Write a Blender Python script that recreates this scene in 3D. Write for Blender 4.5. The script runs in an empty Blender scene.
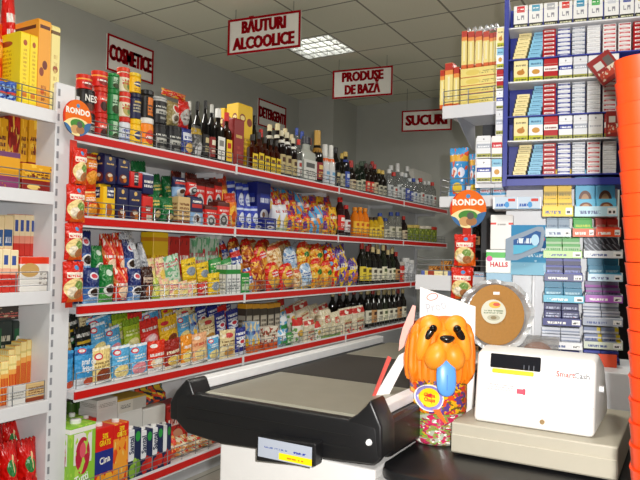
import bpy, bmesh, math, random
from mathutils import Vector, Matrix
rnd = random.Random(11)
PI = math.pi
scene = bpy.context.scene
COL = scene.collection

# ------------------------------------------------------------------ camera
F, CH = 640.0, 1.24
def _n(v): return v.normalized()
dx = _n(Vector((372/F, 22/F, 1)))
upc = _n(dx.cross(Vector((1, .02, 0))))
if upc.y > 0: upc = -upc
dy = upc.cross(dx)
RM = Matrix((dx, dy, upc))                      # world = RM @ cam(x right, y down, z forward)
CAM = Vector((0, 0, CH))
def ray(px, py): return RM @ Vector(((px-320)/F, (py-240)/F, 1))
def onY(px, py, Y): r = ray(px, py); return CAM + r*(Y/r.y)
def onX(px, py, X): r = ray(px, py); return CAM + r*(X/r.x)
def onZ(px, py, Z): r = ray(px, py); return CAM + r*((Z-CH)/r.z)
def onP(px, py, P0, n): r = ray(px, py); return CAM + r*((P0-CAM).dot(n)/r.dot(n))
cd = bpy.data.cameras.new('camera'); cam = bpy.data.objects.new('camera', cd); COL.objects.link(cam)
bx_ = RM @ Vector((1, 0, 0)); by_ = RM @ Vector((0, -1, 0)); bz_ = RM @ Vector((0, 0, -1))
M4 = Matrix((bx_, by_, bz_)).transposed().to_4x4(); M4.translation = CAM
cam.matrix_world = M4
cd.sensor_width = 36; cd.lens = F/640*36; cd.clip_start = .05
scene.camera = cam

# ------------------------------------------------------------------ materials
def lin(h):
    h = h.lstrip('#')
    if len(h) == 3: h = ''.join(c*2 for c in h)
    o = []
    for i in (0, 2, 4):
        c = int(h[i:i+2], 16)/255
        o.append(c/12.92 if c <= .04045 else ((c+.055)/1.055)**2.4)
    return (*o, 1)
MATS = {}
def mat(name, hexc, rough=.5, metal=0., vary=.08, scale=30., bump=0., trans=0., ior=1.45, alpha=1., emit=0.):
    k = (name, hexc)
    if k in MATS: return MATS[k]
    m = bpy.data.materials.new(name); m.use_nodes = True
    nt = m.node_tree; N = nt.nodes; L = nt.links
    p = N['Principled BSDF']
    tc = N.new('ShaderNodeTexCoord'); nz = N.new('ShaderNodeTexNoise'); nz.inputs['Scale'].default_value = scale; nz.inputs['Detail'].default_value = 3
    L.new(tc.outputs['Object'], nz.inputs['Vector'])
    mx = N.new('ShaderNodeMix'); mx.data_type = 'RGBA'
    c = lin(hexc)
    mx.inputs['A'].default_value = tuple(max(0, v*(1-vary)) for v in c[:3])+(1,)
    mx.inputs['B'].default_value = tuple(min(1, v*(1+vary)) for v in c[:3])+(1,)
    L.new(nz.outputs['Fac'], mx.inputs['Factor']); L.new(mx.outputs['Result'], p.inputs['Base Color'])
    p.inputs['Roughness'].default_value = rough; p.inputs['Metallic'].default_value = metal
    if trans: p.inputs['Transmission Weight'].default_value = trans; p.inputs['IOR'].default_value = ior
    if alpha < 1: p.inputs['Alpha'].default_value = alpha
    if emit:
        p.inputs['Emission Strength'].default_value = emit; L.new(mx.outputs['Result'], p.inputs['Emission Color'])
    if bump:
        b = N.new('ShaderNodeBump'); b.inputs['Strength'].default_value = bump; b.inputs['Distance'].default_value = .01
        L.new(nz.outputs['Fac'], b.inputs['Height']); L.new(b.outputs['Normal'], p.inputs['Normal'])
    MATS[k] = m
    return m

def print_mat(name, base, layers, rough=.38, wrinkle=0., metal=0.):
    """printed packaging, painted with maths on the UV map of the pack"""
    if name in MATS: return MATS[name]
    m = bpy.data.materials.new('print_'+name); m.use_nodes = True
    nt = m.node_tree; N = nt.nodes; L = nt.links; p = N['Principled BSDF']
    p.inputs['Roughness'].default_value = rough; p.inputs['Metallic'].default_value = metal
    uv = N.new('ShaderNodeUVMap'); sp = N.new('ShaderNodeSeparateXYZ'); L.new(uv.outputs['UV'], sp.inputs[0])
    U, V = sp.outputs['X'], sp.outputs['Y']
    def mth(op, a, b=None, c=None):
        n = N.new('ShaderNodeMath'); n.operation = op
        for i, x in enumerate((a, b, c)):
            if x is None: continue
            if isinstance(x, (int, float)): n.inputs[i].default_value = x
            else: L.new(x, n.inputs[i])
        return n.outputs[0]
    def rect(u0, v0, u1, v1):
        return mth('MULTIPLY', mth('COMPARE', U, (u0+u1)/2, abs(u1-u0)/2), mth('COMPARE', V, (v0+v1)/2, abs(v1-v0)/2))
    def noise(s, sy=None, w=0.):
        v = N.new('ShaderNodeVectorMath'); v.operation = 'MULTIPLY'; L.new(uv.outputs['UV'], v.inputs[0]); v.inputs[1].default_value = (s, sy or s, 1)
        n = N.new('ShaderNodeTexNoise'); n.noise_dimensions = '4D'; n.inputs['Scale'].default_value = 1; n.inputs['W'].default_value = w; n.inputs['Detail'].default_value = 1
        L.new(v.outputs[0], n.inputs['Vector']); return n.outputs['Fac']
    cur = None; curc = lin(base)
    sd = sum(ord(c) for c in name) % 97
    for i, l in enumerate(layers):
        t = l[0]; w = sd+i*3.7
        if t == 'r': mk = rect(*l[1:5])
        elif t == 'e':
            v = N.new('ShaderNodeVectorMath'); v.operation = 'MULTIPLY_ADD'; L.new(uv.outputs['UV'], v.inputs[0])
            v.inputs[1].default_value = (1/l[3], 1/l[4], 0); v.inputs[2].default_value = (-l[1]/l[3], -l[2]/l[4], 0)
            n = N.new('ShaderNodeVectorMath'); n.operation = 'LENGTH'; L.new(v.outputs[0], n.inputs[0]); mk = mth('LESS_THAN', n.outputs['Value'], 1)
        elif t == 'n': mk = mth('GREATER_THAN', noise(l[1], None, w), l[2])
        elif t == 'm':   # noise inside a rect: ('m',u0,v0,u1,v1,scale,thr,col)
            mk = mth('MULTIPLY', rect(*l[1:5]), mth('GREATER_THAN', noise(l[5], None, w), l[6]))
        elif t == 't':   # lines of small print
            rows = l[5]; h = abs(l[4]-l[2])
            ln = mth('LESS_THAN', mth('FRACT', mth('MULTIPLY', mth('SUBTRACT', V, l[2]), rows/h)), .58)
            mk = mth('MULTIPLY', mth('MULTIPLY', rect(*l[1:5]), ln), mth('GREATER_THAN', noise(26, rows/h*.9, w), .46))
        elif t == 's': mk = mth('LESS_THAN', mth('FRACT', mth('MULTIPLY', U, l[1])), l[2])
        elif t == 'h': mk = mth('LESS_THAN', mth('FRACT', mth('MULTIPLY', V, l[1])), l[2])
        elif t == 'd': mk = mth('LESS_THAN', mth('FRACT', mth('ADD', mth('MULTIPLY', U, l[1]), mth('MULTIPLY', V, l[1]*.8))), l[2])
        mx = N.new('ShaderNodeMix'); mx.data_type = 'RGBA'; L.new(mk, mx.inputs['Factor'])
        if cur is None: mx.inputs['A'].default_value = curc
        else: L.new(cur, mx.inputs['A'])
        mx.inputs['B'].default_value = lin(l[-1]); cur = mx.outputs['Result']
    if cur is None: p.inputs['Base Color'].default_value = curc
    else: L.new(cur, p.inputs['Base Color'])
    if wrinkle:
        b = N.new('ShaderNodeBump'); b.inputs['Strength'].default_value = wrinkle; b.inputs['Distance'].default_value = .08
        L.new(noise(6, 8, 3), b.inputs['Height']); L.new(b.outputs['Normal'], p.inputs['Normal'])
    MATS[name] = m
    return m

# ------------------------------------------------------------------ mesh helpers
def mesh_from(bm, name, m=None, smooth=False):
    me = bpy.data.meshes.new(name)
    bmesh.ops.recalc_face_normals(bm, faces=bm.faces)
    bm.to_mesh(me); bm.free()
    if m is not None:
        for q in (m if isinstance(m, (list, tuple)) else [m]): me.materials.append(q)
    if smooth:
        for p in me.polygons: p.use_smooth = True
        try: me.set_sharp_from_angle(angle=math.radians(40))
        except Exception: pass
    return me
def add(name, me, parent=None, loc=(0, 0, 0), rot=(0, 0, 0), scale=(1, 1, 1)):
    o = bpy.data.objects.new(name, me); COL.objects.link(o)
    o.location = loc; o.rotation_euler = rot; o.scale = scale
    if parent is not None: o.parent = parent
    return o
def obj(name, bm, m, parent=None, loc=(0, 0, 0), rot=(0, 0, 0), smooth=False):
    return add(name, mesh_from(bm, name, m, smooth), parent, loc, rot)
def thing(name, label, cat, loc=(0, 0, 0), rz=0, group=None):
    o = bpy.data.objects.new(name, None); COL.objects.link(o); o.location = loc; o.rotation_euler = (0, 0, rz)
    o.empty_display_size = .05; tag(o, label, cat, group); return o
def tag(o, label=None, cat=None, group=None, kind=None):
    if label: o['label'] = label
    if cat: o['category'] = cat
    if group: o['group'] = group
    if kind: o['kind'] = kind
    return o
def uvs(bm, fn):
    l = bm.loops.layers.uv.verify()
    for f in bm.faces:
        n = f.normal
        for lp in f.loops: lp[l].uv = fn(lp.vert.co, n)
def uv_box(bm):
    bm.normal_update()
    def fn(c, n):
        if abs(n.y) >= max(abs(n.x), abs(n.z)): return (c.x+.5, c.z)
        if abs(n.x) >= abs(n.z): return (c.y, c.z)
        return (c.x+.5, .985)
    uvs(bm, fn)
def uv_plan(bm):
    bm.normal_update(); uvs(bm, lambda c, n: (c.x+.5, c.z))
def bbox(bm, x0, x1, y0, y1, z0, z1, bev=0., seg=2):
    r = bmesh.ops.create_cube(bm, size=1)
    for v in r['verts']:
        v.co = Vector((x0+(v.co.x+.5)*(x1-x0), y0+(v.co.y+.5)*(y1-y0), z0+(v.co.z+.5)*(z1-z0)))
    if bev:
        es = list({e for v in r['verts'] for e in v.link_edges})
        bmesh.ops.bevel(bm, geom=es, offset=bev, segments=seg, profile=.5, affect='EDGES')
    return bm
def BM(): return bmesh.new()
def box(*a, **k): return bbox(BM(), *a, **k)
def rod(bm, a, b, r, n=6):
    a, b = Vector(a), Vector(b); d = (b-a); z = d.normalized()
    x = z.orthogonal().normalized(); y = z.cross(x)
    ra = [bm.verts.new(a+(x*math.cos(t)+y*math.sin(t))*r) for t in [2*PI*i/n for i in range(n)]]
    rb = [bm.verts.new(b+(x*math.cos(t)+y*math.sin(t))*r) for t in [2*PI*i/n for i in range(n)]]
    for i in range(n): bm.faces.new((ra[i], ra[(i+1) % n], rb[(i+1) % n], rb[i]))
    bm.faces.new(ra[::-1]); bm.faces.new(rb)
def lathe(bm, prof, n=18, cx=0, cy=.5, uvwrap=True, a0=0, a1=2*PI):
    full = abs(a1-a0-2*PI) < 1e-6
    k = n if full else n+1
    rings = []
    for r, z in prof:
        rings.append([bm.verts.new((cx+r*math.cos(a0+(a1-a0)*i/n), cy+r*math.sin(a0+(a1-a0)*i/n), z)) for i in range(k)])
    for A, B in zip(rings, rings[1:]):
        for i in range(n):
            j = (i+1) % k
            bm.faces.new((A[i], A[j], B[j], B[i]))
    if prof[0][0] > 1e-4 and full: bm.faces.new(rings[0][::-1])
    if prof[-1][0] > 1e-4 and full: bm.faces.new(rings[-1])
    return bm
def uv_front(bm, h=1., z0=0., r=.5):
    bm.normal_update(); uvs(bm, lambda c, n: (c.x/(2*r)+.5, (c.z-z0)/h))
def prism(bm, pts, y0, y1):
    """outline in x,z extruded along y"""
    a = [bm.verts.new((x, y0, z)) for x, z in pts]; b = [bm.verts.new((x, y1, z)) for x, z in pts]
    n = len(pts)
    bm.faces.new(a); bm.faces.new(b[::-1])
    for i in range(n): bm.faces.new((a[i], b[i], b[(i+1) % n], a[(i+1) % n]))
    return bm
_tc = {}
def text_mesh(s, m, size=1., sx=1., bold=.0, depth=.01, align='CENTER'):
    k = (s, m.name, size, sx, bold, align)
    if k in _tc: return _tc[k]
    cu = bpy.data.curves.new('lettering', 'FONT'); cu.body = s; cu.size = size; cu.align_x = align; cu.align_y = 'CENTER'
    cu.extrude = depth*size; cu.offset = bold*size; cu.resolution_u = 2; cu.space_line = .85; cu.space_character = 1.1 if bold >= .04 else 1
    o = bpy.data.objects.new('t', cu); COL.objects.link(o)
    dg = bpy.context.evaluated_depsgraph_get(); me = bpy.data.meshes.new_from_object(o.evaluated_get(dg))
    bpy.data.objects.remove(o); bpy.data.curves.remove(cu)
    me.name = 'lettering'
    # x stays, y -> z, extrude towards -y (front)
    for v in me.vertices: v.co = (v.co.x*sx, -v.co.z, v.co.y)
    me.flip_normals() if False else None
    me.materials.clear(); me.materials.append(m); _tc[k] = me
    return me

# ------------------------------------------------------------------ labels, given at the end
REG = []
def reg(o, desc, cat, place, key): REG.append((o, desc, cat, place, key)); return o
ORD = ['first', 'second', 'third', 'fourth', 'fifth', 'sixth', 'seventh', 'eighth', 'ninth', 'tenth', 'eleventh', 'twelfth', 'thirteenth', 'fourteenth', 'fifteenth', 'sixteenth', 'seventeenth', 'eighteenth', 'nineteenth', 'twentieth']

# ------------------------------------------------------------------ unit packs: x -.5...5, y 0 (front)...1, z 0..1
MESH = {}
def m_box(m, bev=.02):
    bm = box(-.5, .5, 0, 1, 0, 1, bev=bev, seg=1)
    uv_box(bm)
    # top flaps: a thin tuck flap standing proud
    b2 = BM(); bbox(b2, -.47, .47, .05, .5, 1, 1.006); uv_box(b2)
    t = bpy.data.meshes.new('t'); b2.to_mesh(t); b2.free(); bm.from_mesh(t); bpy.data.meshes.remove(t)
    return mesh_from(bm, 'carton', m)
def pouch_bm(fat=1., crimp=.05, seed=0, sag=.15, nx=10, nz=14, zig=True):
    r = random.Random(seed); bm = BM()
    ph = [r.uniform(0, 6.28) for _ in range(4)]
    def th(u, v):
        if v < crimp or v > 1-crimp: return .03
        w = (v-crimp)/(1-2*crimp)
        a = (1-abs(2*u-1)**3.2)
        b = max(0, math.sin(PI*min(1, max(0, w))))**.45
        k = 1+sag*(0.5-w)
        wr = 1+.07*math.sin(9*u+7*v+ph[0])+.06*math.sin(17*v-5*u+ph[1])
        return max(.03, .5*fat*a*b*k*wr)
    G = [[None]*(nx+1) for _ in range(2)]
    fr = []; bk = []
    for j in range(nz+1):
        v = j/nz; rf = []; rb = []
        pin = 1-.06*math.sin(PI*v)
        for i in range(nx+1):
            u = i/nx; t = min(.5, th(u, v)); x = (u-.5)*pin
            z = v
            if zig and j == nz: z += .012*(1 if i % 2 else -1)
            a = bm.verts.new((x, .5-t, z)); rf.append(a)
            rb.append(a if (i in (0, nx)) and False else bm.verts.new((x, .5+t, z)))
        fr.append(rf); bk.append(rb)
    for j in range(nz):
        for i in range(nx):
            bm.faces.new((fr[j][i], fr[j][i+1], fr[j+1][i+1], fr[j+1][i]))
            bm.faces.new((bk[j][i+1], bk[j][i], bk[j+1][i], bk[j+1][i+1]))
        for s in (0, nx):
            a, b, c, d = fr[j][s], bk[j][s], bk[j+1][s], fr[j+1][s]
            bm.faces.new((a, b, c, d))
    for j in (0, nz):
        for i in range(nx): bm.faces.new((fr[j][i], fr[j][i+1], bk[j][i+1], bk[j][i]))
    return bm
def m_pouch(m, fat=1., vis=1., seed=0, arc=False):
    bm = pouch_bm(fat, seed=seed)
    if arc:   # bag with a rounded shoulder
        for v in bm.verts:
            s = abs(2*v.co.x); v.co.z *= 1-.2*(s**5)*(v.co.z**2)
            if v.co.z > .6: v.co.x *= 1-.12*(v.co.z-.6)
    bm.normal_update(); uvs(bm, lambda c, n: (c.x+.5, (c.z-(1-vis))/vis))
    return mesh_from(bm, 'pouch', m, True)
def m_brick(m, vis=1.):
    bm = box(-.5, .5, 0, 1, 0, .93, bev=.06, seg=2)
    bbox(bm, -.46, .46, .38, .62, .92, 1.0, bev=.02, seg=1)
    r = random.Random(4)
    bm.normal_update(); uvs(bm, lambda c, n: ((c.x+.5) if abs(n.x) < .8 else c.y, (c.z-(1-vis))/vis))
    return mesh_from(bm, 'brick', m, True)
def m_sack(m, seed=0, vis=1.):
    bm = BM(); nx, nz = 16, 12; rings = []
    r = random.Random(seed); ph = r.uniform(0, 6)
    for j in range(nz+1):
        v = j/nz; ring = []
        k = 1 if v < .72 else 1-(v-.72)/.28
        ty = .5*(.12+.88*k**.7)*(1-.05*math.cos(8*v+ph))
        tx = .5*(1-.05*math.sin(6*v+ph))
        for i in range(nx):
            a = 2*PI*i/nx; c, s = math.cos(a), math.sin(a)
            ring.append(bm.verts.new((tx*math.copysign(abs(c)**.5, c), .5+ty*math.copysign(abs(s)**.5, s), v)))
        rings.append(ring)
    for A, B in zip(rings, rings[1:]):
        for i in range(nx): bm.faces.new((A[i], A[(i+1) % nx], B[(i+1) % nx], B[i]))
    bm.faces.new(rings[0][::-1]); bm.faces.new(rings[-1])
    bm.normal_update(); uvs(bm, lambda c, n: (c.x+.5, (c.z-(1-vis))/vis))
    return mesh_from(bm, 'sack', m, True)

BOT = {  # profile, (cap z0,z1,r), (label z0,z1,r), (neck label z0,z1,r)
 'wine':  ([(.42, 0), (.48, .01), (.48, .58), (.46, .64), (.3, .72), (.19, .78), (.17, .95), (.19, .955), (.19, .99)], (.86, 1, .21), (.12, .45, .487), None),
 'spirit':([(.44, 0), (.49, .012), (.49, .62), (.45, .7), (.26, .78), (.2, .82), (.2, .92)], (.88, 1, .25), (.12, .5, .497), (.74, .8, .36)),
 'square':([(.44, 0), (.49, .012), (.49, .6), (.47, .66), (.24, .72), (.2, .76), (.2, .9)], (.84, 1, .26), (.1, .5, .497), None),
 'vodka': ([(.42, 0), (.47, .012), (.47, .64), (.4, .74), (.24, .8), (.2, .86), (.2, .93)], (.87, 1, .24), (.14, .5, .477), None),
 'champ': ([(.42, 0), (.49, .012), (.49, .48), (.46, .56), (.3, .7), (.2, .8), (.17, .93), (.22, .95)], (.72, 1, .27), (.12, .42, .497), (.6, .68, .42)),
 'juice': ([(.42, 0), (.48, .02), (.48, .3), (.43, .36), (.43, .5), (.48, .56), (.46, .68), (.3, .8), (.2, .86), (.2, .92)], (.88, 1, .26), (.18, .55, .485), None),
}
def glass_mat(hexc, clear=False):
    if clear: return mat('clear_glass', hexc, .05, vary=.02, trans=.75, alpha=.75)
    return mat('bottle_glass', hexc, .07, vary=.1)
def lab_mat(hexc, ink='222222', big=None):
    ls = [('t', .2, .15, .8, .5, 3, ink)]
    ls.append(('r', .22, .6, .78, .85, big or ink))
    return print_mat('label_%s_%s_%s' % (hexc, ink, big), hexc, ls, .6)
def bottle(shape, glass, cap, label, ink, neck=None, clear=False, big=None):
    k = ('b', shape, glass, cap, label, ink, neck, clear, big)
    if k in MESH: return MESH[k]
    prof, c, l, nk = BOT[shape]
    parts = []
    bm = lathe(BM(), prof, 16)
    if shape == 'square':
        for v in bm.verts:
            d = Vector((v.co.x, v.co.y-.5)); r = d.length
            if r > .3:
                s = min(1/max(abs(d.x)/r, 1e-6), 1/max(abs(d.y)/r, 1e-6)); s = min(s, 1.22); v.co.x *= s*.88; v.co.y = .5+(v.co.y-.5)*s*.88
    parts.append(('bottle_body', mesh_from(bm, 'bottle_body', glass_mat(glass, clear), True)))
    bm = lathe(BM(), [(c[2]*.96, c[0]), (c[2], c[0]+.005), (c[2]*.92, c[1]-.006), (c[2]*.8, c[1])], 12)
    parts.append(('cap', mesh_from(bm, 'cap', mat('cap', cap, .35), True)))
    if label:
        r = l[2]+.006
        if shape == 'square':
            bm = box(-.42, .42, .055, .075, l[0], l[1])
        else:
            bm = lathe(BM(), [(r, l[0]), (r, l[1])], 10, a0=PI*1.08, a1=PI*1.92)
        bm.normal_update(); uvs(bm, lambda q, n: (q.x+.5, (q.z-l[0])/(l[1]-l[0])))
        parts.append(('label', mesh_from(bm, 'label', lab_mat(label, ink, big), True)))
    if neck and nk:
        bm = lathe(BM(), [(nk[2], nk[0]), (nk[2]*.8, nk[1])], 12)
        parts.append(('neck_label', mesh_from(bm, 'neck_label', mat('neck_label', neck, .5), True)))
    MESH[k] = parts
    return parts
def jar(style, lid, tin=False, glass=None):
    k = ('j', style, lid, tin)
    if k in MESH: return MESH[k]
    m = PM(style); parts = []
    if tin:
        bm = lathe(BM(), [(.47, 0), (.5, .012), (.48, .03), (.48, .9), (.5, .92), (.47, .93)], 18)
    else:
        bm = lathe(BM(), [(.42, 0), (.47, .02), (.49, .1), (.46, .4), (.49, .7), (.46, .8), (.4, .84)], 18)
    uv_front(bm, .86)
    parts.append(('jar_body', mesh_from(bm, 'jar_body', m, True)))
    bm = lathe(BM(), [(.47, .83), (.49, .84), (.49, .98), (.46, 1.0)], 18)
    parts.append(('lid', mesh_from(bm, 'lid', mat('lid', lid, .35), True)))
    MESH[k] = parts
    return parts
def carton(style, cap):
    k = ('c', style, cap)
    if k in MESH: return MESH[k]
    bm = box(-.5, .5, 0, 1, 0, .95, bev=.015, seg=1); uv_box(bm)
    parts = [('carton_body', mesh_from(bm, 'carton_body', PM(style)))]
    bm = lathe(BM(), [(.2, .94), (.2, .99), (.17, 1.0)], 12, cy=.45)
    for v in bm.verts: v.co.x *= .9
    parts.append(('screw_cap', mesh_from(bm, 'screw_cap', mat('cap', cap, .4), True)))
    MESH[k] = parts
    return parts

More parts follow.
